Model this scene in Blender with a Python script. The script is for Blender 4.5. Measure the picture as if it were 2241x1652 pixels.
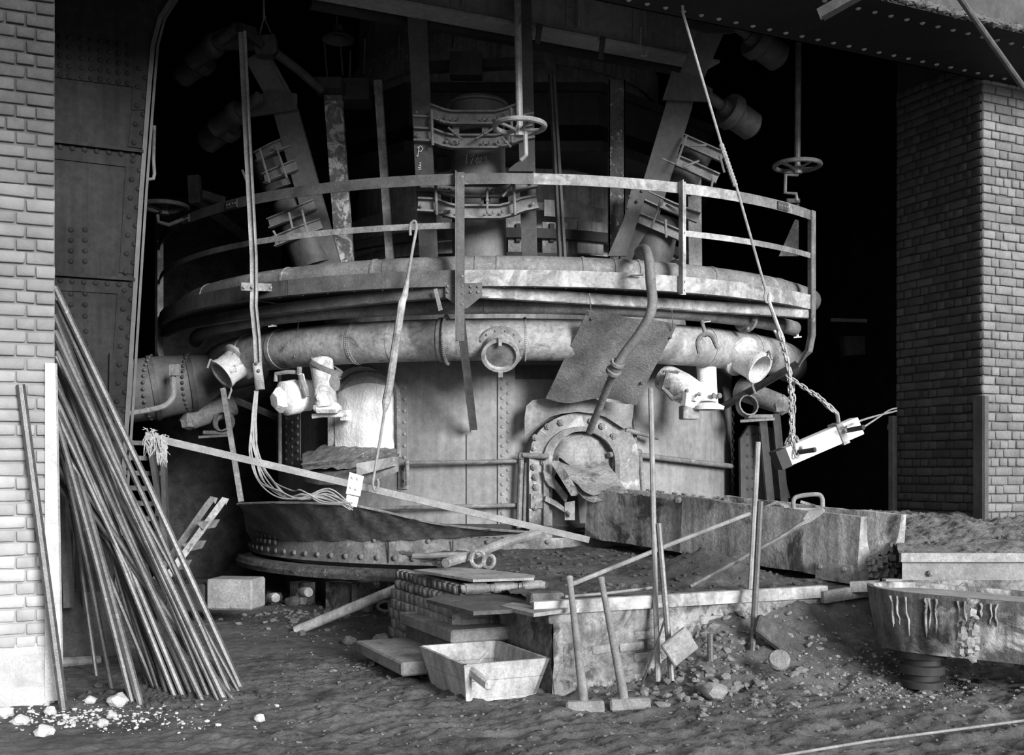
import bpy, bmesh, math, random
from mathutils import Vector, Matrix, noise
random.seed(7)
for o in list(bpy.data.objects): bpy.data.objects.remove(o)
scene = bpy.context.scene
COL = scene.collection
V = Vector
# ------------------------------------------------------------------ camera
F, CX, HY, CZ = 2400.0, 1120.5, 1030.0, 1.7        # focal length in pixels, principal column, horizon row, eye height
cd = bpy.data.cameras.new('camera'); cam = bpy.data.objects.new('camera', cd); COL.objects.link(cam)
cam.location = (0, 0, CZ); cam.rotation_euler = (math.pi/2, 0, 0)
cd.sensor_fit = 'HORIZONTAL'; cd.sensor_width = 36.0; cd.lens = 36.0*F/2241.0
cd.shift_y = (HY-826.0)/2241.0; cd.clip_start = .1; cd.clip_end = 200
scene.camera = cam
# ------------------------------------------------------------------ world, sun, exposure
w = bpy.data.worlds.new('world'); scene.world = w; w.use_nodes = True
w.node_tree.nodes['Background'].inputs[0].default_value = (1, 1, 1, 1)
w.node_tree.nodes['Background'].inputs[1].default_value = .60
sd = bpy.data.lights.new('sun', 'SUN'); sun = bpy.data.objects.new('sun', sd); COL.objects.link(sun)
sd.energy = 4.4; sd.angle = math.radians(20)
SUN_AZ, SUN_EL = math.radians(33), math.radians(14.5)   # from the right, behind the camera
S = V((math.sin(SUN_AZ)*math.cos(SUN_EL), -math.cos(SUN_AZ)*math.cos(SUN_EL), math.sin(SUN_EL)))
sun.rotation_euler = S.to_track_quat('Z', 'Y').to_euler()
vs = scene.view_settings
vs.view_transform = 'Standard'; vs.look = 'None'; vs.gamma = 1.0; vs.use_curve_mapping = False
vs.exposure = 0.5
# ------------------------------------------------------------------ positions
TH = math.radians(24.8)                              # the building stands turned by this angle
A = V((math.cos(TH), math.sin(TH), 0)); B = V((-math.sin(TH), math.cos(TH), 0)); N = -B; Z = V((0, 0, 1))
L0 = V((-3.33, 8.0, 0))                              # right edge of the left pier, on the front plane
AX = V((-0.1, 16.3, 0))                              # furnace axis
def P(px, py, Y): return V(((px-CX)/F*Y, Y, CZ+(HY-py)/F*Y))
def G(px, py, z=0.0):
    Y = (CZ-z)*F/(py-HY); return V(((px-CX)/F*Y, Y, z))
def FP(px, py, b=0.0, base=None):                    # point on a vertical plane along A
    o = (base if base is not None else L0)+B*b; t = (px-CX)/F
    s = (t*o.y-o.x)/(A.x-t*A.y); p = o+A*s
    p.z = CZ+(HY-py)/F*p.y; return p
def SP(px, b=0.0):
    p = FP(px, HY, b); return (p-L0).dot(A)
def PL(px, py, p0, n):                               # point on any plane
    d = V(((px-CX)/F, 1, (HY-py)/F)); o = V((0, 0, CZ))
    return o+d*((p0-o).dot(n)/d.dot(n))
def C(R, ph, z): return V((AX.x+R*math.sin(ph), AX.y-R*math.cos(ph), z))
def PHI(px, R):
    t = (px-CX)/F; lo, hi = -1.28, 1.28
    g = lambda a: (AX.x+R*math.sin(a))/(AX.y-R*math.cos(a))-t
    lim = math.acos(min(1, R/AX.y)); lo, hi = -lim, lim
    for _ in range(50):
        m = (lo+hi)/2
        if g(m) < 0: lo = m
        else: hi = m
    return (lo+hi)/2
def RP(px, py, R):
    p = C(R, PHI(px, R), 0); p.z = CZ+(HY-py)/F*p.y; return p
def RZ(py, R): return CZ+(HY-py)/F*(AX.y-R)          # height of a row at the near point of a ring
# ------------------------------------------------------------------ materials
MATS = {}
def M(name, col, rough=.85, var=.35, scale=2.5, bump=.25, bscale=45, metal=0.0, streak=0.0, spot=None, rnd=0.0, zfade=None, spec=.3, sscale=6, sthr=(.55, .66)):
    if name in MATS: return MATS[name]
    m = bpy.data.materials.new(name); m.use_nodes = True; t = m.node_tree; L = t.links.new
    bs = t.nodes['Principled BSDF']
    bs.inputs['Roughness'].default_value = rough; bs.inputs['Metallic'].default_value = metal
    bs.inputs['Specular IOR Level'].default_value = spec
    geo = t.nodes.new('ShaderNodeNewGeometry')
    def nz(sc, det=6, r=.62, vec=None, dist=0):
        n = t.nodes.new('ShaderNodeTexNoise'); n.inputs['Scale'].default_value = sc
        n.inputs['Detail'].default_value = det; n.inputs['Roughness'].default_value = r; n.inputs['Distortion'].default_value = dist
        L(vec if vec else geo.outputs['Position'], n.inputs['Vector']); return n.outputs['Fac']
    def rng(x, a, b, c, d):
        n = t.nodes.new('ShaderNodeMapRange'); L(x, n.inputs[0])
        for i, q in enumerate((a, b, c, d)): n.inputs[1+i].default_value = q
        return n.outputs[0]
    def math_(op, a, b):
        n = t.nodes.new('ShaderNodeMath'); n.operation = op
        for i, q in enumerate((a, b)):
            if isinstance(q, (int, float)): n.inputs[i].default_value = q
            else: L(q, n.inputs[i])
        return n.outputs[0]
    def mix(f, a, b):
        return math_('ADD', math_('MULTIPLY', a, math_('SUBTRACT', 1.0, f)), math_('MULTIPLY', b, f))
    base = math_('MULTIPLY', rng(nz(scale), .3, .7, 1-var, 1+var), rng(nz(scale*9, 4), .3, .7, 1-var*.6, 1+var*.6))
    base = math_('MULTIPLY', base, rng(nz(150, 3, .7), .3, .7, .74, 1.26))
    base = math_('MULTIPLY', base, col)
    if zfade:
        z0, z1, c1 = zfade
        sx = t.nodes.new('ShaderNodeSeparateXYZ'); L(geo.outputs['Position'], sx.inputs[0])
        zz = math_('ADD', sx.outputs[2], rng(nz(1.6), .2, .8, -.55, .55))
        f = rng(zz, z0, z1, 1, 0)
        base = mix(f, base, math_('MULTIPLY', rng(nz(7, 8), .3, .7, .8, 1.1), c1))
    if spot:
        f = rng(nz(sscale, 8, .7, dist=.6), sthr[0], sthr[1], 0, 1); base = mix(f, base, spot)
    if streak:
        mp = t.nodes.new('ShaderNodeMapping'); L(geo.outputs['Position'], mp.inputs[0]); mp.inputs['Scale'].default_value = (9, 9, .6)
        base = math_('MULTIPLY', base, rng(nz(1.6, 5, .6, mp.outputs[0]), .3, .7, 1-streak, 1+streak))
    if rnd:
        oi = t.nodes.new('ShaderNodeObjectInfo'); base = math_('MULTIPLY', base, rng(oi.outputs['Random'], 0, 1, 1-rnd, 1+rnd))
    cc = t.nodes.new('ShaderNodeCombineColor')
    for i in range(3): L(base, cc.inputs[i])
    L(cc.outputs[0], bs.inputs['Base Color'])
    if bump:
        bp = t.nodes.new('ShaderNodeBump'); bp.inputs['Strength'].default_value = bump; bp.inputs['Distance'].default_value = .03
        L(nz(bscale, 7, .68), bp.inputs['Height']); L(bp.outputs[0], bs.inputs['Normal'])
    MATS[name] = m; return m
STEEL = M('dark plate steel', .055, .62, .4, 1.6, .12, 60, .0, .25, rnd=.06, spec=.5)
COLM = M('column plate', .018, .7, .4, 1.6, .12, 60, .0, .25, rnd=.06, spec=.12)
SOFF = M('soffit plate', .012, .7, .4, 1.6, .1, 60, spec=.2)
STEELM = M('sooty plate steel', .030, .68, .4, 1.6, .12, 60, .0, .2, rnd=.06, spec=.45)
SHELL = M('dusty shell plate', .25, .6, .3, 1.3, .08, 70, .0, .14, spec=.45, rnd=.05)
SHELLU = M('upper shell plate', .34, .65, .35, 1.2, .08, 60, 0, .3, spec=.4)
LIME = M('lime coated iron', .86, .95, .12, 4, .6, 24, spot=.42, sscale=5, sthr=(.62, .72))
LIMEP = M('lime splashed steel', .24, .75, .45, 3, .25, 50, 0, .15, spot=.52, sscale=3.2, sthr=(.48, .66))
DUST = M('dusty iron', .20, .8, .45, 3.5, .3, 55, 0, .1, spot=.42, sscale=4, sthr=(.56, .7))
PIPE = M('old pipe iron', .16, .62, .45, 3.5, .22, 60, 0, .1, spot=.36, sscale=5, sthr=(.58, .72), spec=.5)
BUST = M('bustle pipe plate', .30, .7, .45, 2.2, .3, 40, 0, .1, spot=.10, sscale=4.5, sthr=(.55, .68), spec=.4)
BAR = M('bar steel', .10, .36, .4, 6, .15, 80, .25, 0, spot=.24, sscale=18, sthr=(.6, .7), rnd=.4, spec=.6)
BARL = M('pale bar steel', .25, .6, .3, 6, .18, 80, .0, 0, spot=.16, sscale=14, sthr=(.58, .7), rnd=.1)
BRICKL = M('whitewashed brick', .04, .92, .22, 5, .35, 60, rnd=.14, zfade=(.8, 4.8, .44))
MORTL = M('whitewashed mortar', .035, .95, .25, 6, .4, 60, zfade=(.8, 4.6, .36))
BRICKR = M('pale brick', .17, .92, .22, 5, .35, 60, rnd=.22)
MORTR = M('pale mortar', .09, .95, .25, 6, .4, 60)
BRICKD = M('shaded brick', .045, .9, .25, 5, .4, 50, rnd=.25)  # shade of the pier's side face is put into this colour
MORTD = M('shaded mortar', .028, .95, .25, 6, .4, 60)
DIRT = M('trampled dirt', .115, .95, .5, 1.3, 1.0, 30, spot=.17, sscale=2.2, sthr=(.52, .66))
SAND = M('foundry sand', .09, .95, .4, 2.5, .8, 40, spot=.17, sscale=5, sthr=(.55, .7))
SANDL = M('pale sand', .19, .95, .35, 3, .9, 40, spot=.12, sscale=9, sthr=(.5, .65))
STONE = M('worn stone', .27, .92, .35, 4, .5, 40, spot=.13, sscale=6, sthr=(.55, .7), rnd=.15)
PLAST = M('crumbling render', .30, .95, .45, 3, .9, 26, 0, .2, spot=.09, sscale=5, sthr=(.48, .60))
CONC = M('dusty concrete', .26, .92, .3, 2.2, .5, 40, spot=.2, sscale=5, sthr=(.52, .68))
CLAY = M('fire clay', .30, .95, .35, 3.5, .8, 26, spot=.09, sscale=2.6, sthr=(.52, .62))
TROUGH = M('trough casting', .37, .85, .4, 2.4, 1.0, 22, 0, .3, spot=.07, sscale=1.3, sthr=(.54, .62))
WOOD = M('dusty wood', .40, .9, .3, 4, .35, 50, 0, .3, spot=.22, sscale=8, sthr=(.58, .7))
HANDLE = M('ash handle', .17, .75, .3, 6, .15, 60, 0, .2)
ROCKM = M('pale limestone', .55, .95, .2, 8, .5, 40, rnd=.15)
RUBBLE = M('rubble', .17, .95, .4, 9, .6, 50, rnd=.4)
LADLE = M('ladle casting', .11, .8, .4, 3, .9, 26, 0, .6, spot=.42, sscale=1.7, sthr=(.52, .60))
ROPE = M('frayed rope', .28, .9, .3, 20, .4, 90)
CHAINM = M('chain steel', .34, .5, .3, 12, .2, 80, .2, spec=.6)
WIREM = M('cable sheath', .36, .7, .3, 10, .1, 80)
HAIR = M('frayed oakum', .42, .95, .35, 30, .5, 90)
CHALK = M('chalk', .8, .95, .2, 20, 0)
BACK = M('sooty rear brickwork', .05, .95, .4, 3, .6, 14)
ROOF = M('sooty roof sheeting', .03, .9, .2, 2, 0)
GIRD = M('dim girder plate', .34, .7, .25, 1.5, .08, 60, 0, .1, rnd=.05)
RAILD = M('dark rail', .095, .6, .4, 5, .2, 60, spot=.3, sscale=14, sthr=(.64, .72), spec=.5)
ENAMEL = M('dark enamel', .05, .4, .2, 3, 0)
BRASS = M('whitened brass tap', .7, .5, .2, 10, .1)
# ------------------------------------------------------------------ mesh building
ROOTLOC = {}
class MB:
    def __init__(s): s.v = []; s.f = []
    def add(s, v, f):
        b = len(s.v); s.v += [V(q) for q in v]; s.f += [tuple(i+b for i in q) for q in f]; return s
    def box(s, c, sz, R=None, bev=0.0):
        c = V(c); x, y, z = [q/2 for q in sz]
        R = R or Matrix.Identity(3)
        if not bev:
            vs_ = [V((i*x, j*y, k*z)) for i in (-1, 1) for j in (-1, 1) for k in (-1, 1)]
            fs = [(0, 1, 3, 2), (4, 6, 7, 5), (0, 4, 5, 1), (2, 3, 7, 6), (0, 2, 6, 4), (1, 5, 7, 3)]
            return s.add([c+R@q for q in vs_], fs)
        bm = bmesh.new(); bmesh.ops.create_cube(bm, size=1)
        for q in bm.verts: q.co = V((q.co.x*2*x, q.co.y*2*y, q.co.z*2*z))
        bmesh.ops.bevel(bm, geom=bm.edges[:], offset=bev, segments=1, affect='EDGES')
        bm.verts.index_update()
        s.add([c+R@q.co for q in bm.verts], [[q.index for q in f.verts] for f in bm.faces]); bm.free(); return s
    def bar(s, a, b, wd, ht, up=Z, bev=0.0):
        a, b = V(a), V(b); t = (b-a).normalized(); sd_ = t.cross(up).normalized(); u = sd_.cross(t)
        R = Matrix((sd_, t, u)).transposed()
        return s.box((a+b)/2, (wd, (b-a).length, ht), R, bev)
    def prism(s, poly, ext):
        ext = V(ext); n = len(poly); p = [V(q) for q in poly]
        return s.add(p+[q+ext for q in p], [tuple(range(n))[::-1], tuple(range(n, 2*n))]+[(i, (i+1) % n, n+(i+1) % n, n+i) for i in range(n)])
    def frame(s, outer, inner, ext):                 # two closed outlines of equal count, extruded
        ext = V(ext); n = len(outer); p = [V(q) for q in outer]+[V(q) for q in inner]; p += [q+ext for q in p]
        f = []
        for i in range(n):
            j = (i+1) % n
            f += [(i, j, n+j, n+i), (2*n+i, 3*n+i, 3*n+j, 2*n+j), (i, 2*n+i, 2*n+j, j), (n+i, n+j, 3*n+j, 3*n+i)]
        return s.add(p, f)
    def sweep(s, prof, pts, up=Z, closed=False, cap=True, scale=None):
        pts = [V(q) for q in pts]; n = len(prof); m = len(pts); vs_ = []
        last = None
        for i, p in enumerate(pts):
            if closed: t = pts[(i+1) % m]-pts[i-1]
            else: t = pts[min(i+1, m-1)]-pts[max(i-1, 0)]
            t.normalize(); sd_ = t.cross(up)
            if sd_.length < 1e-4: sd_ = last or t.cross(V((1, 0, 0)))
            sd_.normalize(); last = sd_; u = sd_.cross(t)
            k = scale[i] if scale else 1
            vs_ += [p+sd_*a*k+u*b*k for a, b in prof]
        fs = []
        for i in range(m if closed else m-1):
            for j in range(n):
                a, b = i*n+j, i*n+(j+1) % n; c = ((i+1) % m)*n
                fs.append((a, b, c+(j+1) % n, c+j))
        if cap and not closed: fs += [tuple(range(n))[::-1], tuple((m-1)*n+j for j in range(n))]
        return s.add(vs_, fs)
    def tube(s, pts, r, n=10, cap=True, closed=False):
        pts = [V(q) for q in pts]; m = len(pts); rs = r if isinstance(r, (list, tuple)) else [r]*m
        vs_ = []; t0 = None; nn = None
        for i, p in enumerate(pts):
            if closed: t = pts[(i+1) % m]-pts[i-1]
            else: t = pts[min(i+1, m-1)]-pts[max(i-1, 0)]
            t.normalize()
            if nn is None: nn = t.orthogonal().normalized()
            else: nn = (t0.rotation_difference(t)@nn); nn = (nn-t*nn.dot(t)).normalized()
            t0 = t; bb = t.cross(nn)
            vs_ += [p+(nn*math.cos(2*math.pi*k/n)+bb*math.sin(2*math.pi*k/n))*rs[i] for k in range(n)]
        fs = []
        for i in range(m if closed else m-1):
            for j in range(n):
                a, b = i*n+j, i*n+(j+1) % n; c = ((i+1) % m)*n
                fs.append((a, b, c+(j+1) % n, c+j))
        if cap and not closed: fs += [tuple(range(n))[::-1], tuple((m-1)*n+j for j in range(n))]
        return s.add(vs_, fs)
    def lathe(s, prof, c, axis=Z, n=24, a0=0, a1=2*math.pi, ref=None):
        c = V(c); axis = V(axis).normalized(); x = (ref-axis*ref.dot(axis)).normalized() if ref else axis.orthogonal().normalized(); y = axis.cross(x)
        full = abs(a1-a0-2*math.pi) < 1e-6; m = n if full else n+1; k = len(prof); vs_ = []
        for i in range(m):
            a = a0+(a1-a0)*i/n; d = x*math.cos(a)+y*math.sin(a)
            vs_ += [c+d*r+axis*h for r, h in prof]
        fs = []
        for i in range(n):
            a, b = i*k, ((i+1) % m)*k
            for j in range(k-1): fs.append((a+j, b+j, b+j+1, a+j+1))
        return s.add(vs_, fs)
    def ball(s, c, r, n=8, sq=(1, 1, 1), jit=0.0):
        c = V(c); vs_ = []; fs = []; h = n//2
        for i in range(h+1):
            th = math.pi*i/h
            for j in range(n):
                ph = 2*math.pi*j/n; k = 1+random.uniform(-jit, jit)
                vs_.append(c+V((math.sin(th)*math.cos(ph)*sq[0], math.sin(th)*math.sin(ph)*sq[1], math.cos(th)*sq[2]))*r*k)
        for i in range(h):
            for j in range(n): fs.append((i*n+j, (i+1)*n+j, (i+1)*n+(j+1) % n, i*n+(j+1) % n))
        return s.add(vs_, fs)
    def mesh(s, name, off=V((0, 0, 0)), smooth=.6, weld=True):
        me = bpy.data.meshes.new(name); me.from_pydata([tuple(q-off) for q in s.v], [], s.f)
        bm = bmesh.new(); bm.from_mesh(me)
        if weld: bmesh.ops.remove_doubles(bm, verts=bm.verts[:], dist=1e-5)
        bmesh.ops.recalc_face_normals(bm, faces=bm.faces[:]); bm.to_mesh(me); bm.free()
        if smooth: me.shade_smooth(); me.set_sharp_from_angle(angle=smooth)
        return me
    def build(s, name, mat, parent=None, smooth=.6, base=None):
        off = ROOTLOC[parent] if parent is not None else (base if base is not None else s.base())
        me = s.mesh(name, off, smooth); me.materials.append(mat)
        o = bpy.data.objects.new(name, me); COL.objects.link(o)
        if parent is not None: o.parent = parent
        else: o.location = off
        ROOTLOC[o] = V(off); return o
    def base(s):
        n = len(s.v); c = sum(s.v, V((0, 0, 0)))/max(1, n); c.z = min(q.z for q in s.v); return c
def tag(o, label, cat=None, group=None, kind=None):
    if label: o['label'] = label
    if cat: o['category'] = cat
    if group: o['group'] = group
    if kind: o['kind'] = kind
    return o
def thing(name, loc, label, cat, group=None):
    o = bpy.data.objects.new(name, None); COL.objects.link(o); o.location = V(loc); o.empty_display_size = .1
    ROOTLOC[o] = V(loc); return tag(o, label, cat, group)
def solo(name, mb, mat, label, cat, group=None, smooth=.6):
    return tag(mb.build(name, mat, None, smooth), label, cat, group)
def piece(me, name, parent, pos, nrm=Z, sc=1.0, mat=None, spin=0.0, R=None):
    o = bpy.data.objects.new(name, me); COL.objects.link(o); o.parent = parent
    o.location = V(pos)-ROOTLOC[parent]
    o.rotation_mode = 'QUATERNION'
    o.rotation_quaternion = R.to_quaternion() if R else V(nrm).to_track_quat('Z', 'Y')@Matrix.Rotation(spin, 3, 'Z').to_quaternion()
    o.scale = (sc, sc, sc) if isinstance(sc, (int, float)) else sc
    ROOTLOC[o] = V(pos); return o
def path(*q): return [P(*a) for a in q]
def smooth_path(pts, k=6):
    pts = [V(p) for p in pts]; out = []
    for i in range(len(pts)-1):
        p0, p1, p2, p3 = pts[max(i-1, 0)], pts[i], pts[i+1], pts[min(i+2, len(pts)-1)]
        for j in range(k):
            t = j/k; out.append(.5*((2*p1)+(p2-p0)*t+(2*p0-5*p1+4*p2-p3)*t*t+(3*p1-p0-3*p2+p3)*t**3))
    return out+[pts[-1]]
def arc(R, a0, a1, z, n=48): return [C(R, a0+(a1-a0)*i/n, z) for i in range(n+1)]
def rect(x0, x1, y0, y1): return [(x0, y0), (x1, y0), (x1, y1), (x0, y1)]
# shared small pieces
_m = MB(); _m.lathe([(0, .62), (.45, .52), (.85, .25), (1, 0)], (0, 0, 0), n=8); RIVET = {}
def rivet_mesh(mat):
    if mat.name not in RIVET:
        me = _m.mesh('rivet', smooth=1.2); me.materials.append(mat); RIVET[mat.name] = me
    return RIVET[mat.name]
_b = MB(); _b.lathe([(0, .75), (.75, .7), (.9, .5), (.95, 0)], (0, 0, 0), n=6); _b.lathe([(0, 1.15), (.42, 1.05), (.45, .6)], (0, 0, 0), n=8); BOLT = {}
def bolt_mesh(mat):
    if mat.name not in BOLT:
        me = _b.mesh('bolt', smooth=.5); me.materials.append(mat); BOLT[mat.name] = me
    return BOLT[mat.name]
def rivets(parent, pts, nrm, r, mat, name='rivet'):
    for p in pts: piece(rivet_mesh(mat), name, parent, p, nrm(p) if callable(nrm) else nrm, r)
def bolts(parent, pts, nrm, r, mat):
    for p in pts: piece(bolt_mesh(mat), 'bolt', parent, p, nrm(p) if callable(nrm) else nrm, r, spin=random.random())
def radial(p): d = V((p[0]-AX.x, p[1]-AX.y, 0)); return d.normalized()
def steps(a, b, n): return [a+(b-a)*i/(n-1) for i in range(n)]
# ================================================================== the setting
Q0 = V((0.45, 8.4, 0))                               # front face of the tapping platform, along A
PZ0 = .70                                            # platform height
def PF(px, py, b=0.0): return FP(px, py, b, Q0)
def sst(a, b, x):
    t = max(0, min(1, (x-a)/(b-a))); return t*t*(3-2*t)
def ground(x, y):
    p = V((x, y, 0))-Q0; d = p.dot(N); s = p.dot(A)
    h = .020*noise.noise(V((x*1.1, y*1.1, 3)))
    q = V((x, y, 0)); u = q.dot(A)*2.2; v = q.dot(B)*7.0
    near = sst(11.5, 8.5, y)*sst(-3.2, -1.0, x)
    h += near*.042*noise.noise(V((u, v, 1)))+near*.034*noise.noise(V((u*2.3, v*1.9, 5)))+.012*noise.noise(V((x*9, y*9, 8)))+(.007+.018*near)*(1-2*abs(noise.noise(V((x*15, y*21, 4)))))+.006*noise.noise(V((x*31, y*31, 9)))
    f = .52*sst(.45, 1.5, s)+.06*sst(1.8, 3.0, s)
    if d > -.4: h += f*max(0, 1-max(0, d)/1.05)**1.9+.05*sst(.35, 1.2, s)*noise.noise(V((x*5, y*5, 2)))*max(0, 1-max(0, d)/1.6)
    else: h += f
    h += .05*sst(.9, .0, abs(x+2.0))*sst(.6, 0, abs(y-12.3))
    return h
xs = [-16, -12, -9, -7, -6]+[-5+.028*i for i in range(412)]+[7, 8, 10, 13, 18, 24]
ys = [-14, -6, -2, 1, 3, 4.5]+[5.4+.026*i for i in range(185)]+[10.22+.05*i for i in range(72)]+[14, 15, 17, 20, 24, 30, 36]
mb = MB(); mb.v = [V((x, y, ground(x, y))) for y in ys for x in xs]; nx = len(xs)
mb.f = [(j*nx+i, j*nx+i+1, (j+1)*nx+i+1, (j+1)*nx+i) for j in range(len(ys)-1) for i in range(nx-1)]
me = bpy.data.meshes.new('floor'); me.from_pydata([tuple(q) for q in mb.v], [], mb.f); me.shade_smooth(); me.materials.append(DIRT)
fl = bpy.data.objects.new('floor', me); COL.objects.link(fl); tag(fl, 'trampled dirt floor with footprints and clods', kind='structure')
# ---- bricks
def brick_mesh(nm, mat):
    bm = bmesh.new(); bmesh.ops.create_cube(bm, size=1)
    for v in bm.verts:
        v.co += V((random.uniform(-.02, .02), 0, random.uniform(-.05, .05)))
    bmesh.ops.bevel(bm, geom=bm.edges[:], offset=.06, segments=1, affect='EDGES')
    me = bpy.data.meshes.new(nm); bm.to_mesh(me); bm.free(); me.materials.append(mat); me.shade_smooth(); me.set_sharp_from_angle(angle=.9); return me
RB = Matrix((A, B, Z)).transposed(); RA = Matrix((B, -A, Z)).transposed()
def bricklay(parent, o, d, R, n, L, z0, z1, mats, ch=.0955, sl=.265, proud=.006, start=0.0, dirsign=1, gap=.011, drop=0.0):
    meshes = [brick_mesh('brick', mats) for _ in range(5)]
    k = 0; z = z0
    while z < z1-.02:
        s = 0.0; hdr = (k % 2 == 0); first = True
        while s < L-.03:
            if hdr: wd = sl/2 if random.random() < .75 else sl
            else: wd = sl*.75 if first else (sl if random.random() < .85 else sl/2)
            first = False; wd = min(wd, L-s)
            if random.random() >= drop:
                p = o+d*(start+s+wd/2)+Z*(z+ch/2+random.uniform(-.003, .003))+n*random.uniform(-.004, proud)
                dz = random.uniform(.88, 1)
                piece(random.choice(meshes), 'brick', parent, p-n*.03, R=R@Matrix.Rotation(random.uniform(-.012, .012), 3, 'Y'), sc=(wd-gap*random.uniform(.7, 1.6), .085, (ch-gap)*dz))
            s += wd
        z += ch; k += 1
def wallbox(name, a, b, thick, nd, z0, z1, mat, label=None):
    mb = MB(); t = nd*thick
    poly = [a, b, b+t, a+t]; mb.prism([V((q.x, q.y, z0)) for q in poly], Z*(z1-z0))
    o = mb.build(name, mat, None, base=V((a.x, a.y, z0))); return tag(o, label, kind='structure')
# left pier
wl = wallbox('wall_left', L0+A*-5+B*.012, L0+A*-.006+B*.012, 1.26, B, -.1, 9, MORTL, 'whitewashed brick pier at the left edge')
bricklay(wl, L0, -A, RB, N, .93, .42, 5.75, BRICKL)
mb = MB(); e = FP(98, 795); e2 = FP(131, 1500); g0 = SP(98); g1 = SP(128)
o_ = L0+A*g0
mb.prism([o_+N*.036+Z*0.03, L0+A*(g1+.035)+N*.036+Z*.03, L0+A*(g1-.01)+N*.036+Z*e.z, o_+N*.036+Z*e.z], B*.03)
mb.prism([L0+A*(g1+.035)+N*.036+Z*.03, L0+A*(g1+.035)+B*.14+Z*.03, L0+A*(g1-.01)+B*.14+Z*e.z, L0+A*(g1-.01)+N*.036+Z*e.z], -A*.014)
tag(mb.build('corner_guard', M('whitewashed steel angle', .5, .9, .2, 5, .4, 60), wl), 'whitewashed steel angle on the pier corner')
mb = MB(); sk = L0+A*-1.0; mb.prism([sk+N*.03+Z*-.05, L0+A*(g1-.06)+N*.03+Z*-.05, L0+A*(g1-.07)+N*.004+Z*.45, sk+N*.004+Z*.45], B*.05)
tag(mb.build('render_coat', M('whitewash render', .5, .95, .2, 5, .5, 30, spot=.34, sscale=4, sthr=(.5, .68)), wl), 'whitewash render over the lowest courses')
# right pier: front and passage faces
s1 = SP(2150); K = L0+A*s1
wr = wallbox('wall_right', K+B*.012+A*.012, K+A*6+B*.012, 1.24, B, -.1, 9, MORTR, 'pale brick wall at the right edge')
bricklay(wr, K, A, RB, N, .95, .95, 5.93, BRICKR, ch=.099, sl=.25)
wp = wallbox('wall_passage', K+A*.010+B*.014, K+A*.010+B*1.26, .05, A, -.1, 9, MORTD, 'shaded brick face of the right pier')  # same pier as wall_right; its shaded side is coloured darker
bricklay(wp, K+A*.0+B*.01, B, RA, -A, 1.25, .95, 6.15, BRICKD, ch=.099, sl=.25)
mb = MB(); zt = FP(2150, 866).z
mb.prism([K+N*.028+Z*.9, K+A*.06+N*.028+Z*.9, K+A*.06+N*.028+Z*zt, K+N*.028+Z*zt], B*.02)
tag(mb.build('corner_guard', MORTR, wr), 'pale flange of the corner angle')
mb = MB(); mb.prism([K-A*.028+N*.028+Z*.9, K-A*.028+B*.1+Z*.9, K-A*.028+B*.1+Z*zt, K-A*.028+N*.028+Z*zt], A*.012)
tag(mb.build('corner_guard', STEEL, wp), 'dark steel corner angle')
k2 = K+B*1.27; zz = FP(1962, 882, 0).z
mb = MB(); mb.bar(V((k2.x, k2.y, .9))-A*.05, V((k2.x, k2.y, 2.35))-A*.05, .07, .07, up=A)
mb.bar(V((k2.x, k2.y, 2.22))-A*.03-B*.03, V((k2.x, k2.y, 2.22))-A*.03+B*.09, .05, .06)
tag(mb.build('corner_post', STEEL, wp), 'dark steel post at the far corner')
# overhead front
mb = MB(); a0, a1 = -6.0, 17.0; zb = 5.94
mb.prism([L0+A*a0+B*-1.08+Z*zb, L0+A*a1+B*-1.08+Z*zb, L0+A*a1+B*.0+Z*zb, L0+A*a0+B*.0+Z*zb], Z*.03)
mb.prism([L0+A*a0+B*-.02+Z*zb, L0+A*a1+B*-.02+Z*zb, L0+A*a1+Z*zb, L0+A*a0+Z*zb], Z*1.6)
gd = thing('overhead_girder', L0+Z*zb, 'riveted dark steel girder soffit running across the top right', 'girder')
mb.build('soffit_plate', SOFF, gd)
rv = []
for b in (-.13, -.86):
    s = SP(1380, b)-1.0
    while s < SP(2330, b)+.6:
        rv.append(L0+A*(s+(.09 if b < -.5 else 0))+B*b+Z*zb); s += .196
rivets(gd, rv, -Z, .026, M('rivet steel', .30, .5, .2, 5, .1, 60, spec=.6))
wf = wallbox('wall_front', L0+A*a0+B*-1.05, L0+A*a1+B*-1.05, .35, B, zb+.03, 10.5, M('grey rendered wall', .085, .95, .35, 1.2, .3, 40, spot=.045, sscale=1.4, sthr=(.5, .7)), 'grey rendered wall above the girder')
mb = MB(); s = SP(1650, -1.06)
while s < SP(2300, -1.06):
    p = L0+A*s+B*-1.09+Z*(zb+.035+random.uniform(-.01, .025)); mb.ball(p, random.uniform(.02, .05), 6, (1.4, 1, .8), .3); s += .022
solo('debris_ledge', mb, RUBBLE, 'crumbling mortar debris along the top edge of the girder', 'debris')
mb = MB(); p0 = FP(1792, 32, -1.12); p1 = FP(1910, -35, -1.5); 
mb.bar(p0, p1, .012, .11); mb.bar(p0+N*.05-Z*.05, p1+N*.05-Z*.05, .1, .012)
solo('angle_brace', mb, STEEL, 'short dark angle brace rising from the girder edge', 'brace')
mb = MB(); mb.tube([FP(2090, -20, -1.6), FP(2160, 80, -1.55), FP(2290, 262, -1.5)], .028, 10)
solo('stay_pipe', mb, STEEL, 'diagonal dark stay pipe crossing the top right corner', 'pipe')
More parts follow.
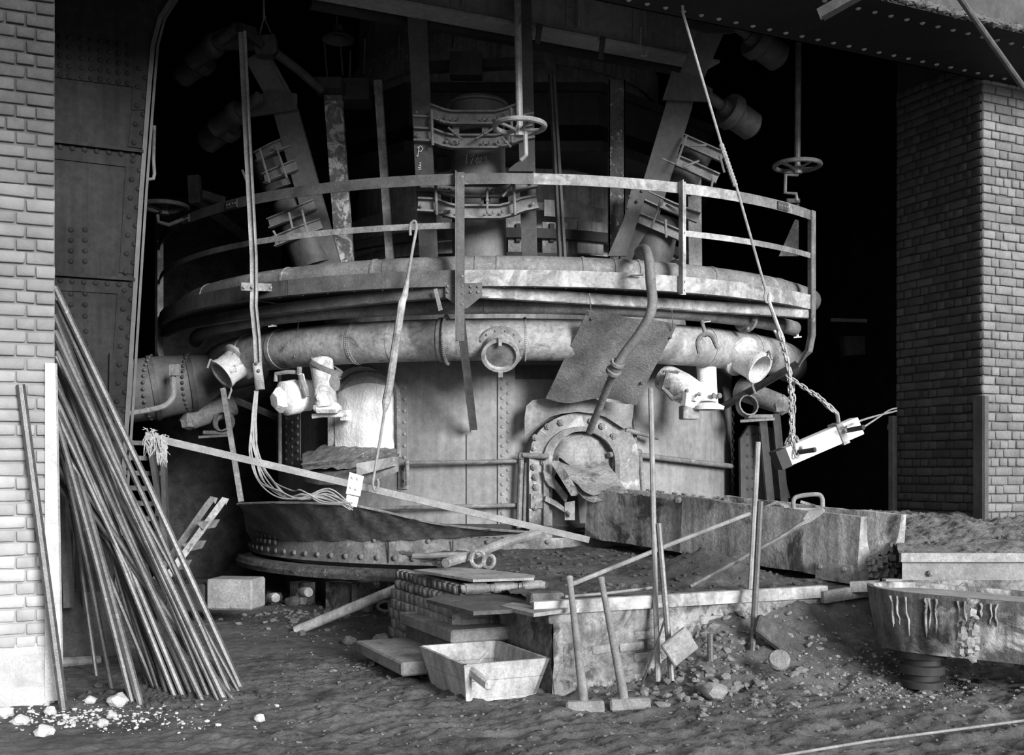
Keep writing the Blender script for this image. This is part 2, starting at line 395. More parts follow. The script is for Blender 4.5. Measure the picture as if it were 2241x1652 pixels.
# interior shell
wallbox('wall_back', L0+A*-9+B*16, L0+A*22+B*16, .4, B, -.2, 11, BACK, 'shaded brick rear wall deep in the shadow')
wallbox('wall_side_left', L0+A*-5+B*.5, L0+A*-5+B*17, .3, -A, -.2, 11, BACK, 'sooty side wall left of the furnace')
wallbox('wall_side_right', L0+A*15.5+B*.5, L0+A*15.5+B*17, .3, A, -.2, 11, BACK, 'sooty side wall right of the furnace')
mb = MB(); mb.prism([L0+A*-9+B*-1.2+Z*10.4, L0+A*22+B*-1.2+Z*10.4, L0+A*22+B*17+Z*10.4, L0+A*-9+B*17+Z*10.4], Z*.2)
tag(mb.build('ceiling', ROOF, None, base=V((0, 10, 10.4))), 'sooty roof above the furnace', kind='structure')
# partly lit brick buttress behind the railing
bw = RP(420, 600, 5.6); bwp = V((-5.6, 17.2, 0))
mb = MB(); mb.prism([bwp, bwp+A*2.0, bwp+A*2.0+B*.5, bwp+B*.5], Z*6.0)
tag(mb.build('wall_buttress', M('dim rear brick', .06, .95, .5, 6, .8, 16), None, base=bwp), 'dim brick buttress behind the left railing', kind='structure')
# inner girder over the furnace
GB = 2.0
def IG(px, py, b=0): return FP(px, py, GB+b)
ig = thing('crossing_girder', IG(1120, 62), 'grey plate girder with upright stiffeners above the furnace', 'girder')
zi = IG(1120, 58).z; mb = MB(); sa, sb = SP(700, GB), SP(1560, GB); o_ = L0+B*GB
mb.prism([o_+A*sa+Z*zi, o_+A*sb+Z*zi, o_+A*sb+Z*(zi+1.5), o_+A*sa+Z*(zi+1.5)], B*.02); mb.build('web_plate', GIRD, ig)
mb = MB(); mb.prism([o_+A*sa+N*.14+Z*(zi-.03), o_+A*sb+N*.14+Z*(zi-.03), o_+A*sb+B*.16+Z*(zi-.03), o_+A*sa+B*.16+Z*(zi-.03)], Z*.03)
mb.build('bottom_flange', GIRD, ig)
mb = MB(); mb.prism([o_+A*sa+N*.012+Z*zi, o_+A*sb+N*.012+Z*zi, o_+A*sb+N*.012+Z*(zi+.12), o_+A*sa+N*.012+Z*(zi+.12)], B*.01); mb.build('flange_angle', GIRD, ig)
mb = MB(); mb.prism([o_+A*sa+B*.3+Z*(zi-.03), o_+A*sb+B*.3+Z*(zi-.03), o_+A*sb+B*.42+Z*(zi-.03), o_+A*sa+B*.42+Z*(zi-.03)], Z*.1); mb.build('rear_flange', STEELM, ig)
for px in (985, 1110, 1238, 1384, 1530):
    s = SP(px, GB); mb = MB(); p = o_+A*s
    mb.prism([p+N*.014+Z*(zi+.1), p+A*.1+N*.014+Z*(zi+.1), p+A*.1+N*.014+Z*(zi+1.5), p+N*.014+Z*(zi+1.5)], B*.012)
    mb.prism([p+A*.1+N*.11+Z*(zi+.1), p+A*.115+N*.11+Z*(zi+.1), p+A*.115+N*.11+Z*(zi+1.5), p+A*.1+N*.11+Z*(zi+1.5)], B*.11)
    so = mb.build('stiffener', GIRD, ig)
    rivets(so, [p+A*.05+N*.014+Z*(zi+.18+.13*i) for i in range(9)], N, .017, GIRD)
# hanging straps from the inner girder
for px, y0, y1 in ((1182, 52, 95), (1320, 80, 130)):
    mb = MB(); a, b = IG(px, y0, -.17), IG(px-6, y1, -.14); mb.bar(a, b, .06, .015, up=B); solo('hanger_strap', mb, STEEL, 'short dark strap hooked under the %s of the grey girder' % ('middle' if px < 1200 else 'right half'), 'strap')
# ------------------------------------------------------------------ riveted column at left
CB = 2.2
def LC(px, py, b=0): return FP(px, py, CB+b)
rc = thing('riveted_column', LC(200, 1300)*1.0, 'tall dark riveted plate column behind the left pier', 'column')
edge = [(404, -40), (352, 40), (336, 100), (329, 180), (311, 420), (297, 640), (281, 900), (266, 1130), (250, 1400)]
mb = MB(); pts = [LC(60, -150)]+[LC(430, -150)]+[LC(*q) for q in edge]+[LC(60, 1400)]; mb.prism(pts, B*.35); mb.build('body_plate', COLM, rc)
mb = MB(); mb.sweep(rect(-.02, .02, -.02, .02), [LC(x-2, y, -.02) for x, y in edge]); mb.sweep(rect(-.025, .025, -.012, .012), [LC(x+9, y, .1) for x, y in edge]); mb.build('edge_flange', STEEL, rc)
def strip(px0, px1, py0, py1, dx0=0, dx1=0): return [LC(px0, py0, -.014), LC(px1, py0, -.014), LC(px1+dx1, py1, -.014), LC(px0+dx0, py1, -.014)]
def band(x0, x1, y0, y1, sl): return [LC(x0, y0, -.016), LC(x1, y0+sl*(x1-x0), -.016), LC(x1, y1+sl*(x1-x0), -.016), LC(x0, y1, -.016)]
for q in (band(60, 300, 20, 161, .125), band(60, 313, 312, 340, .115), band(60, 292, 604, 631, .06)):
    mb = MB(); mb.prism(q, B*.02); mb.build('cover_strip', COLM, rc)
for q in ([(296, 60), (330, 60), (320, 240), (288, 240)], [(288, 245), (318, 247), (312, 325), (280, 320)], [(276, 350), (308, 354), (294, 600), (261, 596)], [(257, 640), (291, 642), (276, 890), (240, 890)], [(240, 893), (275, 895), (262, 1110), (225, 1110)]):
    mb = MB(); mb.prism([LC(x, y, -.014) for x, y in q], B*.02); mb.build('edge_strip', COLM, rc)
for y0, sl in ((306, .115), (600, .06)):
    mb = MB(); a, b = LC(60, y0-8, -.03), LC(312 if y0 < 400 else 296, y0+sl*230, -.03); mb.prism([LC(60, y0-2, -.05), LC(314 if y0 < 400 else 296, y0+sl*245, -.05), LC(314 if y0 < 400 else 296, y0+sl*245, .0), LC(60, y0-2, .0)], Z*.03); mb.build('ledge_angle', COLM, rc)
rp = []
for r_ in range(5):
    for c_ in range(8): rp.append(LC(131+20*c_+(8 if c_ > 1 else 0), 80+21*r_+2.6*c_, -.016))
for i in range(7): rp.append(LC(132+26.5*i, 322+3*i, -.018)); rp.append(LC(132+26.5*i*.97, 614+1.7*i, -.018))
rp += [LC(x, y, 0) for x in (155, 186) for y in (503, 526, 549, 572, 643, 667, 692)]+[LC(188, y, 0) for y in (725, 753, 783, 840, 875)]
e_x = lambda y: 329+(y-180)*(-48/720.)
y = 150
while y < 1180:
    rp.append(LC(e_x(y)-27, y, -.016)); rp.append(LC(e_x(y+20)-11, y+20, -.016)); y += 40.5
rivets(rc, rp, N, .026, COLM)
mb = MB(); mb.tube(path((338, 275, 11.2), (336, 350, 11.2), (338, 380, 11.2), (336, 391, 11.2), (326, 392, 11.2)), .018, 8); mb.build('conduit', PIPE, rc)
mb = MB(); mb.bar(LC(243, 772, -.03), LC(240, 1000, -.03), .05, .03, up=A); mb.build('rack_bar', COLM, rc)
# masonry footing of the column
mb = MB(); p = LC(130, 1330, -.25); mb.box(V((-4.35, 10.05, .3)), (1.3, .9, .62), Matrix.Rotation(TH, 3, 'Z'), .04)
solo('column_footing', mb, M('dark footing', .08, .95, .4, 4, .6, 30), 'dark masonry footing under the riveted column', 'footing')
# ================================================================== blast furnace
SR = 3.3
fu = thing('blast_furnace', V((AX.x, AX.y, 0)), 'huge riveted blast furnace standing in the middle of the hall', 'furnace')
def cyl(R0, R1, z0, z1, n=96, a0=-math.pi, a1=math.pi, t=.05):
    mb = MB(); k = [(-t, 0), (0, 0), (0, 1), (-t, 1)]
    vs_ = []; m = n+1
    for i in range(m):
        a = a0+(a1-a0)*i/n
        for dr, q in k: vs_.append(C((R0 if q == 0 else R1)+dr, a, z0 if q == 0 else z1))
    fs = [(i*4+j, (i+1)*4+j, (i+1)*4+(j+1) % 4, i*4+(j+1) % 4) for i in range(n) for j in range(4)]
    return mb.add(vs_, fs)
def patch(px0, px1, y0, y1, R=SR, t=.022, n=6, yb=None):  # curved plate lying on the shell
    a0, a1 = PHI(px0, R), PHI(px1, R); zt = RP((px0+px1)/2, y0, R).z; zb_ = RP((px0+px1)/2, y1, R).z
    mb = MB(); k = [(0, zb_), (t, zb_), (t, zt), (0, zt)]; vs_ = []
    for i in range(n+1): vs_ += [C(R+d, a0+(a1-a0)*i/n, z) for d, z in k]
    fs = [(i*4+j, (i+1)*4+j, (i+1)*4+(j+1) % 4, i*4+(j+1) % 4) for i in range(n) for j in range(4)]+[(0, 3, 2, 1), (n*4, n*4+1, n*4+2, n*4+3)]
    return mb.add(vs_, fs)
cyl(SR, SR, .5, 3.25).build('hearth_jacket', SHELL, fu)
cyl(2.75, 2.45, 3.2, 5.1).build('bosh_shell', SHELLU, fu)
cyl(2.2, 2.15, 5.0, 8.2).build('stack_shell', SHELLU, fu)
mb = MB(); mb.sweep(rect(-.3, .3, 0, .05), arc(3.0, -math.pi, math.pi, 3.24, 96), cap=False); mb.build('jacket_ledge', STEELM, fu)
# upper rings
for R, z, h, t, nm, mt in ((2.82, 4.62, .12, .1, 'bosh_band', STEELM), (2.24, 7.15, .42, .03, 'stack_band', SHELLU), (2.95, 4.28, .14, .12, 'bosh_band', STEELM)):
    mb = MB(); mb.sweep(rect(-t/2, t/2, -h/2, h/2), arc(R, -2.2, 2.2, z, 80)); mb.build(nm, mt, fu)
rv = [C(2.255, -.95+.043*i, 7.22+(.06 if i % 2 else -.05)) for i in range(46)]
rivets(fu, rv, radial, .028, SHELLU)
# octagonal mantle box around the stack
mb = MB(); oc = [C(3.05, math.pi/8+math.pi/4*i, 0) for i in range(8)]; oi_ = [C(2.3, math.pi/8+math.pi/4*i, 0) for i in range(8)]
mb.frame([q+Z*5.95 for q in oc], [q+Z*5.95 for q in oi_], Z*.40); mb.frame([q+Z*5.6+(q-AX).normalized()*.12 for q in oc], [q+Z*5.6 for q in oi_], Z*.12); mb.frame([q+Z*6.35+(q-AX).normalized()*.08 for q in oc], [q+Z*6.35 for q in oi_], Z*.1)
mb.build('mantle_box', STEELM, fu, smooth=.3)
# pale bosh cooling plates seen between the uprights
for px0, px1, y0, y1, mt in ((1112, 1146, 486, 552, LIMEP), (1186, 1242, 488, 556, LIMEP), (1262, 1318, 486, 556, SHELLU), (1190, 1265, 440, 476, SHELLU), (958, 984, 330, 376, STEELM)):
    patch(px0, px1, y0, y1, 2.76, .03).build('bosh_plate', mt, fu)
for px in (1133, 1206): patch(px-4, px+6, 490, 530, 2.8, .03, 2).build('bosh_clip', STEELM, fu)
# hearth straps, seams and rivets
def strap(px0, px1, y0, y1, cols, step, mat=SHELL, r=.024, R=SR, stag=.5):
    so = patch(px0, px1, y0, y1, R).build('butt_strap', mat, fu)
    pts = []
    for ci, cx in enumerate(cols):
        y = y0+8+(step*stag if ci % 2 else 0)
        while y < y1-4: pts.append(RP(cx, y, R+.022)); y += step
    rivets(so, pts, radial, r, mat)
strap(1090, 1127, 800, 1165, (1099, 1112), 21)
strap(873, 893, 840, 1070, (885,), 25.5)
strap(604, 660, 880, 1020, (617, 627, 640, 652), 18, DUST, .027)
strap(1372, 1398, 935, 1075, (1372, 1383), 20)
strap(1604, 1622, 900, 1085, (1609,), 19, STEEL, .03)
patch(660, 731, 880, 1000, SR, .012).build('jacket_plate', STEEL, fu)
patch(1127, 1300, 800, 830, SR, .02).build('jacket_plate', STEEL, fu)
patch(1020, 1022, 950, 1160, SR, .008, 2).build('jacket_seam', STEEL, fu)
a0, a1 = PHI(893, SR), PHI(1130, SR)
mb = MB(); mb.sweep(rect(-.06, .03, -.05, .05), arc(SR+.06, -1.2, .5, 1.02, 60)); jr = mb.build('foot_angle', STEELM, fu)
rivets(jr, [RP(1000+16.5*i, 1180, SR+.09) for i in range(8)], radial, .03, STEEL)
# base ring, ledge and foundation piers
br = cyl(3.7, 3.64, .60, .92, a0=-1.7, a1=1.7); br = br.build('base_ring', DUST, fu)
pts = [C(3.705, -1.28+.062*i, .68) for i in range(30)]+[C(3.69, -1.10+.045*i, z) for i in range(5) for z in (.78, .86)]
rivets(br, pts, radial, .037, DUST)
rivets(br, [C(3.67, -1.0+.19*i, .88) for i in range(7)], radial, .028, DUST)
for px in (849, 990): patch(px, px+2, 1182, 1232, 3.69, .012, 2).build('ring_joint', STEELM, fu)
mb = MB(); mb.sweep([(-.10, 0), (.10, 0), (.12, .06), (.08, .11), (-.1, .13)], arc(3.78, -1.35, 1.2, .42, 60)); mb.build('slag_ledge', M('crusted ledge', .13, .95, .6, 9, 1.0, 30, spot=.4, sscale=12, sthr=(.55, .66)), fu)
cyl(3.2, 3.2, -.05, .45, a0=-1.7, a1=1.7).build('foundation_drum', STEELM, fu)
for px0, px1 in ((668, 690), (742, 786), (795, 830), (868, 900)):
    so = patch(px0, px1, 1272, 1345, 3.3, .22, 4); so.build('foundation_pier', PLAST if px0 > 650 else STONE, fu)
for (px, py) in ((604, 1308), (676, 1296)):
    mb = MB(); p = RP(px, py, 3.95); mb.lathe([(0, .0), (.055, -.005), (.065, -.03), (.06, -.25)], p, V((.5, -.85, .1)), 12); mb.build('bolt_end', LIMEP, fu)
# conical apron sheet over the base ring
top = [(520, 1103, 4.25), (600, 1100, 4.3), (700, 1102, 4.3), (770, 1106, 4.2), (850, 1122, 4.1), (950, 1145, 3.95), (1050, 1157, 3.85), (1160, 1165, 3.75)]
bot = [(548, 1184, 3.66), (620, 1184, 3.66), (700, 1184, 3.66), (780, 1184, 3.66), (860, 1184, 3.66), (930, 1180, 3.66), (985, 1178, 3.66), (1090, 1172, 3.66)]
tp = smooth_path([RP(*q) for q in top], 5); bt = smooth_path([RP(*q) for q in bot], 5); mb = MB(); n = len(tp); nr = 6; vs_ = []
for i in range(n):
    for j in range(nr+1):
        p = bt[i].lerp(tp[i], j/nr); p = p+radial(p)*(.03*math.sin(i*1.7+j)+.02*noise.noise(p*3)); vs_.append(p)
vs_ += [q+radial(q)*-.02+Z*.012 for q in vs_]; k = n*(nr+1); fs = []
for i in range(n-1):
    for j in range(nr):
        a, b = i*(nr+1)+j, (i+1)*(nr+1)+j; fs += [(a, b, b+1, a+1), (k+a, k+a+1, k+b+1, k+b)]
    a, b = i*(nr+1)+nr, (i+1)*(nr+1)+nr; fs += [(a, b, k+b, k+a)]
mb.add(vs_, fs); mb.build('apron_sheet', M('blackened apron', .19, .7, .5, 2.5, .3, 40, 0, .2, spot=.16, sscale=3, sthr=(.58, .72), spec=.5), fu, smooth=1.0)
mb = MB(); mb.tube(tp, .016, 6); mb.build('apron_rim', DUST, fu)
# ---------------- slag notch, coated with lime
ph = PHI(805, SR); n0 = V((math.sin(ph), -math.cos(ph), 0)); c0 = C(SR, ph, 2.3); u0 = V((math.cos(ph), math.sin(ph), 0))
def SN(px, py, d=0.0): return PL(px, py, c0+n0*d, n0)
def archpoly(xl, xr, yt, yb, hh, fn, n=12):
    xm, rx = (xl+xr)/2, (xr-xl)/2
    return [fn(xl, yb)]+[fn(xm-rx*math.cos(math.pi*i/n), hh-(hh-yt)*math.sin(math.pi*i/n)) for i in range(n+1)]+[fn(xr, yb)]
mb = MB(); mb.prism(archpoly(731, 874, 803, 1000, 872, lambda x, y: SN(x, y, .0)), n0*.12); mb.build('notch_surround', M('lime dusted frame', .5, .9, .35, 4, .5, 30, spot=.2, sscale=4, sthr=(.52, .66)), fu)
mb = MB(); mb.tube([SN(740, 905, .14)]+[SN(805-66*math.cos(math.pi*i/12), 868-52*math.sin(math.pi*i/12), .14) for i in range(13)]+[SN(872, 1000, .14)], .035, 8); mb.build('notch_rib', DUST, fu)
mb = MB(); g = []
for i in range(15):
    for j in range(15):
        x = 733+(863-733)*i/14; yt = 838+26*abs((i-8)/8)**2; y = yt+(1000-yt)*j/14
        g.append(SN(x, y, .14+.05*noise.noise(V((x*.03, y*.03, 1)))+.09*math.sin(math.pi*i/14)*min(1, j/4)))
mb.add(g, [(i*15+j, (i+1)*15+j, (i+1)*15+j+1, i*15+j+1) for i in range(14) for j in range(14)])
mb.add([SN(733, 850, .1), SN(863, 850, .1), SN(863, 1000, .1), SN(733, 1000, .1)], [(0, 1, 2, 3)])
mb.build('lime_lining', M('thick limewash', .95, 1, .06, 6, .8, 14, spot=.5, sscale=4.2, sthr=(.68, .74)), fu, smooth=1.0)
mb = MB(); mb.bar(SN(757, 898, .3), SN(757, 920, .3), .09, .1, up=n0); mb.bar(SN(700, 909, .34), SN(762, 908, .34), .02, .045, up=n0); mb.build('notch_lug', LIME, fu)
# notch shelf
mb = MB(); q = [SN(655, 1008, .0), SN(874, 985, .0), SN(872, 1018, .75), SN(800, 1046, .85), SN(700, 1048, .7), SN(658, 1040, .4)]
mb.prism(q, Z*-.07); so = mb.build('notch_shelf', DUST, fu)
mb = MB(); mb.prism([SN(792, 1042, .78), SN(872, 1020, .72), SN(872, 1000, .72), SN(792, 1014, .8)], n0*.1); mb.build('shelf_lip', LIMEP, fu)
mb = MB(); gg = []
for i in range(17):
    for j in range(9):
        x = 662+(868-662)*i/16; p = SN(x, 1003-20*(i/16), .05).lerp(SN(x, 1040-8*(i/16), .62), j/8); p.z += .06+.12*math.sin(math.pi*i/16)*(1-j/8)+.035*noise.noise(p*9); gg.append(p)
mb.add(gg, [(i*9+j, (i+1)*9+j, (i+1)*9+j+1, i*9+j+1) for i in range(16) for j in range(8)]); mb.build('shelf_ash', M('shelf ash', .22, 1, .5, 9, 1, 50, spot=.5, sscale=16, sthr=(.55, .65)), fu, smooth=1)
mb = MB(); mb.tube([SN(660, 1016, .55), SN(780, 1000, .6), SN(795, 992, .6)], .012, 6); mb.build('shelf_rod', BARL, fu)
# ---------------- tap hole frame
ph = PHI(1262, SR); n1 = V((math.sin(ph), -math.cos(ph), 0)); u1 = V((math.cos(ph), math.sin(ph), 0)); c1 = C(SR, ph, 1.7)+n1*.02
def TH_(px, py, d=0.0): return PL(px, py, c1+n1*d, n1)
def archpts(xl, xr, yt, yb, hh, d, n=16):
    xm, rx = (xl+xr)/2, (xr-xl)/2
    return [TH_(xl, yb, d)]+[TH_(xm-rx*math.cos(math.pi*i/n), hh-(hh-yt)*math.sin(math.pi*i/n), d) for i in range(n+1)]+[TH_(xr, yb, d)]
tf = None
mb = MB(); mb.frame(archpts(1150, 1388, 903, 1185, 1000, .0), archpts(1200, 1345, 942, 1185, 1010, .0), n1*.16); tf = mb.build('taphole_frame', M('taphole casting', .26, .75, .4, 3, .4, 40, spot=.62, sscale=3.2, sthr=(.56, .66)), fu, smooth=.5)
mb = MB(); mb.frame(archpts(1186, 1352, 933, 1150, 1005, .14), archpts(1198, 1342, 944, 1150, 1010, .14), n1*.07); mb.build('taphole_lip', DUST, fu, smooth=.5)
bp = [TH_(x, y, .16) for x, y in ((1197, 933), (1170, 957), (1167, 980), (1167, 1022), (1170, 1044), (1172, 1066), (1168, 1087), (1173, 1105), (1226, 925), (1292, 922), (1316, 933), (1341, 955), (1340, 977), (1170, 1110), (1188, 1012))]
bolts(tf, bp, n1, .045, DUST)
mb = MB(); mb.prism([TH_(1160, 1080, .16), TH_(1186, 1080, .16), TH_(1186, 1112, .16), TH_(1160, 1112, .16)], n1*.03); mb.build('frame_lug', DUST, fu)
# clay plug: a slumped cone filling the mouth
mb = MB(); rim = archpts(1200, 1344, 946, 1098, 1010, .06, 14); vs_ = []; cc_ = TH_(1232, 1000, .16)
for k, q in enumerate(rim):
    for j in range(7):
        t = j/6; p = q.lerp(TH_(1225, 1000, .30), t); p = p+n1*(.05*noise.noise(p*6)+.02*noise.noise(p*15)); vs_.append(p)
m_ = len(rim); mb.add(vs_, [(i*7+j, i*7+j+1, (i+1)*7+j+1, (i+1)*7+j) for i in range(m_-1) for j in range(6)])
mb.build('clay_plug', CLAY, fu, smooth=1)
mb = MB(); gg = []                                    # slope of clay running down to the trough
for i in range(13):
    for j in range(9):
        x = 1205+(1380-1205)*i/12; p = TH_(1205+125*i/12, 1000+14*abs(i-3)/9, .12).lerp(TH_(1285+95*i/12, 1082, .75), j/8); p += n1*.05*noise.noise(p*5)+Z*.03*noise.noise(p*9); gg.append(p)
mb.add(gg, [(i*9+j, (i+1)*9+j, (i+1)*9+j+1, i*9+j+1) for i in range(12) for j in range(8)]); gg2 = [q-Z*.08 for q in gg]
mb.add(gg2, [(i*9+j, i*9+j+1, (i+1)*9+j+1, (i+1)*9+j) for i in range(12) for j in range(8)]); mb.build('clay_slope', CLAY, fu, smooth=1)
mb = MB(); mb.prism([TH_(1205, 1012, .32), TH_(1212, 1008, .32), TH_(1258, 1078, .62), TH_(1250, 1085, .62)], V((.06, .03, 0))); mb.build('clay_edge', PLAST, fu)
mb = MB(); mb.prism([TH_(1190, 1020, .0), TH_(1260, 1060, .0), TH_(1270, 1185, .0), TH_(1195, 1185, .0)], n1*.04); mb.build('breast_plate', STEELM, fu)
mb = MB(); mb.prism([TH_(1186, 1030, .2), TH_(1206, 1040, .24), TH_(1222, 1062, .26), TH_(1240, 1085, .3), TH_(1236, 1100, .3), TH_(1214, 1072, .26), TH_(1198, 1062, .22), TH_(1190, 1050, .2)], n1*.05); mb.prism([TH_(1192, 1085, .2), TH_(1215, 1096, .22), TH_(1238, 1114, .3), TH_(1232, 1120, .3), TH_(1210, 1106, .24), TH_(1190, 1096, .2)], n1*.05); mb.build('broken_lining', M('spalled lining', .3, 1, .5, 6, .8, 30), fu)
# ---------------- bustle pipe
BR, bz = 4.1, 3.16
bp_ = thing('bustle_pipe', C(BR, 0, bz-.24), 'fat riveted ring pipe curving round the front of the furnace', 'pipe')
mb = MB(); mb.tube(arc(BR, -1.35, 1.3, bz, 80), .235, 24); mb.build('ring_pipe', BUST, bp_)
def collar(px, r0, wdt, mat, nm='collar', riv=0, rr=.010):
    a = PHI(px, BR-.235); c = C(BR, a, bz); tdir = V((math.cos(a), math.sin(a), 0))
    mb = MB(); mb.lathe([(.22, -wdt), (r0, -wdt), (r0, wdt), (.22, wdt)], c, tdir, 32); o = mb.build(nm, mat, bp_)
    if riv:
        mb = MB(); e1 = V((math.sin(a), -math.cos(a), 0))
        for i in range(riv):
            b = -1.9+3.8*i/riv; d = (e1*math.cos(b)+Z*math.sin(b)); mb.ball(c+d*r0, rr, 6)
        q = mb.build('rivet_row', mat, o); q['kind'] = 'stuff'
collar(978, .25, .02, BUST); collar(988, .275, .012, BUST, 'flange', 44, .012); collar(1145, .242, .016, BUST, riv=40)
collar(806, .242, .03, BUST, riv=40); collar(651, .244, .035, BUST); collar(585, .244, .04, BUST); collar(1510, .242, .018, BUST); collar(880, .239, .01, BUST); collar(1600, .245, .03, BUST)
def stub(ph, cover, label, dirv=(.82, .57), L=.40, r=.20, tilt=0):
    c = C(BR, ph, bz); ax = (V((math.sin(ph), -math.cos(ph), 0))*dirv[0]-Z*dirv[1]).normalized()
    mb = MB(); mb.lathe([(r+.06, .16), (r+.06, .20), (r, .22), (r*.96, L-.07), (r*1.02, L-.05), (r*1.02, L), (r*.84, L), (r*.78, L-.03), (r*.76, L-.25)], c, ax, 28)
    o = mb.build('peephole_stub', LIMEP if cover else M('limed stub', .6, .9, .3, 5, .5, 30, spot=.2, sscale=6), bp_); o['label'] = label
    if cover:
        mb = MB(); mb.lathe([(0, L-.035), (r*.79, L-.035)], c, ax, 24); mb.build('cover_disc', PIPE, o)
        x = V((1, 0, 0)); y = ax.cross(x)
        bolts(o, [c+ax*.205+(x*math.cos(t)+y*math.sin(t))*(r+.03) for t in [i*math.pi/7 for i in range(14)]], ax, .016, DUST)
        mb = MB(); up = (Z-ax*Z.dot(ax)).normalized(); mb.bar(c+ax*(L+.01)+up*(r*.7), c+ax*(L+.01)+up*(r*1.2), .035, .03, up=ax); mb.bar(c+ax*L-up*(r*.95), c+ax*L-up*(r*1.25), .05, .04, up=ax); mb.build('cover_lug', LIMEP, o)
    else:
        mb = MB(); mb.lathe([(0, .2), (r*.77, .2)], c, ax, 20); mb.build('dark_bore', STEELM, o)
        mb = MB(); t = ax.orthogonal().normalized(); x = ax.cross(Z).normalized(); y = ax.cross(x)
        for sg in (1, -1): mb.tube([c+ax*(L-.02)+y*sg*(r*.95), c+ax*(L)+y*sg*(r*1.2), c+ax*(L+.05)+y*sg*(r*1.2)-Z*.08], .014, 6)
        mb.build('hinge_pin', DUST, o)
stub(PHI(1096, BR), True, 'round peephole with a pale rim', (.8, .6), .36, .205)
stub(math.radians(-51), False, 'open pale peephole stub at the left', (.8, .6), .47, .19)
stub(math.radians(42), False, 'open peephole stub at the right', (.85, .5), .50, .19)
mb = MB(); mb.bar(P(654, 700, 12.8), P(644, 782, 12.75), .012, .012); mb.build('gauge_rod', PIPE, bp_)
# ---------------- tuyere stocks
def tuyere_left():
    t = thing('tuyere_stock', P(712, 895, 12.7), 'lime caked tuyere stock pointing left beside the bright slag notch', 'nozzle')
    mb = MB(); mb.tube([P(703, 792, 12.5), P(708, 830, 12.42), P(713, 892, 12.4)], [.135, .125, .135], 16); mb.build('downpipe', M('limed downpipe', .42, .9, .4, 5, .4, 30, spot=.75, sscale=6, sthr=(.5, .62)), t)
    mb = MB(); c = P(714, 802, 12.5); mb.lathe([(.12, -.03), (.20, -.03), (.20, .02), (.12, .02)], c, V((.5, -.2, 1)), 20); fl_ = mb.build('flange', DUST, t)
    bolts(fl_, [c+V((math.cos(a)*.17, math.sin(a)*.16, -math.cos(a)*.085-.05)) for a in [i*.5-2.8 for i in range(6)]], V((-.5, .2, -1)), .02, DUST)
    mb = MB(); a, b = P(705, 858, 12.85), P(612, 874, 12.5); mb.tube([a, a.lerp(b, .35), a.lerp(b, .36), a.lerp(b, .6), a.lerp(b, .61), a.lerp(b, .9), b], [.15, .17, .19, .18, .20, .2, .12], 16); mb.build('nozzle', LIME, t, smooth=.9)
    mb = MB(); c = P(607, 876, 12.43); d = (b-a).normalized(); mb.lathe([(0, .05), (.09, .045), (.14, 0), (.15, -.05)], c, d, 6); mb.build('nozzle_cap', LIME, t, smooth=.3)
    mb = MB(); mb.box(P(717, 893, 12.42), (.30, .24, .12), None, .04); mb.ball(P(700, 870, 12.3), .05, 8); mb.build('saddle', LIME, t)
    mb = MB(); mb.tube(path((603, 835, 12.6), (604, 818, 12.6), (630, 814, 12.55), (660, 815, 12.55)), .025, 8); mb.tube(path((655, 820, 12.5), (655, 803, 12.5)), .03, 8); mb.tube(path((657, 820, 12.4), (671, 868, 12.4)), .03, 8); mb.build('clamp_yoke', DUST, t)
    mb = MB(); mb.tube(path((659, 820, 12.5), (664, 850, 12.45)), .035, 8); mb.build('wedge_bar', LIME, t)
    mb = MB(); mb.tube(path((683, 911, 12.5), (706, 909, 12.5), (750, 908, 12.5)), [.028, .022, .03], 8); mb.build('lever', LIME, t)
    mb = MB(); mb.lathe([(0, .03), (.09, .02), (.1, 0)], P(732, 838, 12.4), V((.9, -.4, 0)), 14); mb.build('side_cap', DUST, t)
    return t
tuyere_left()
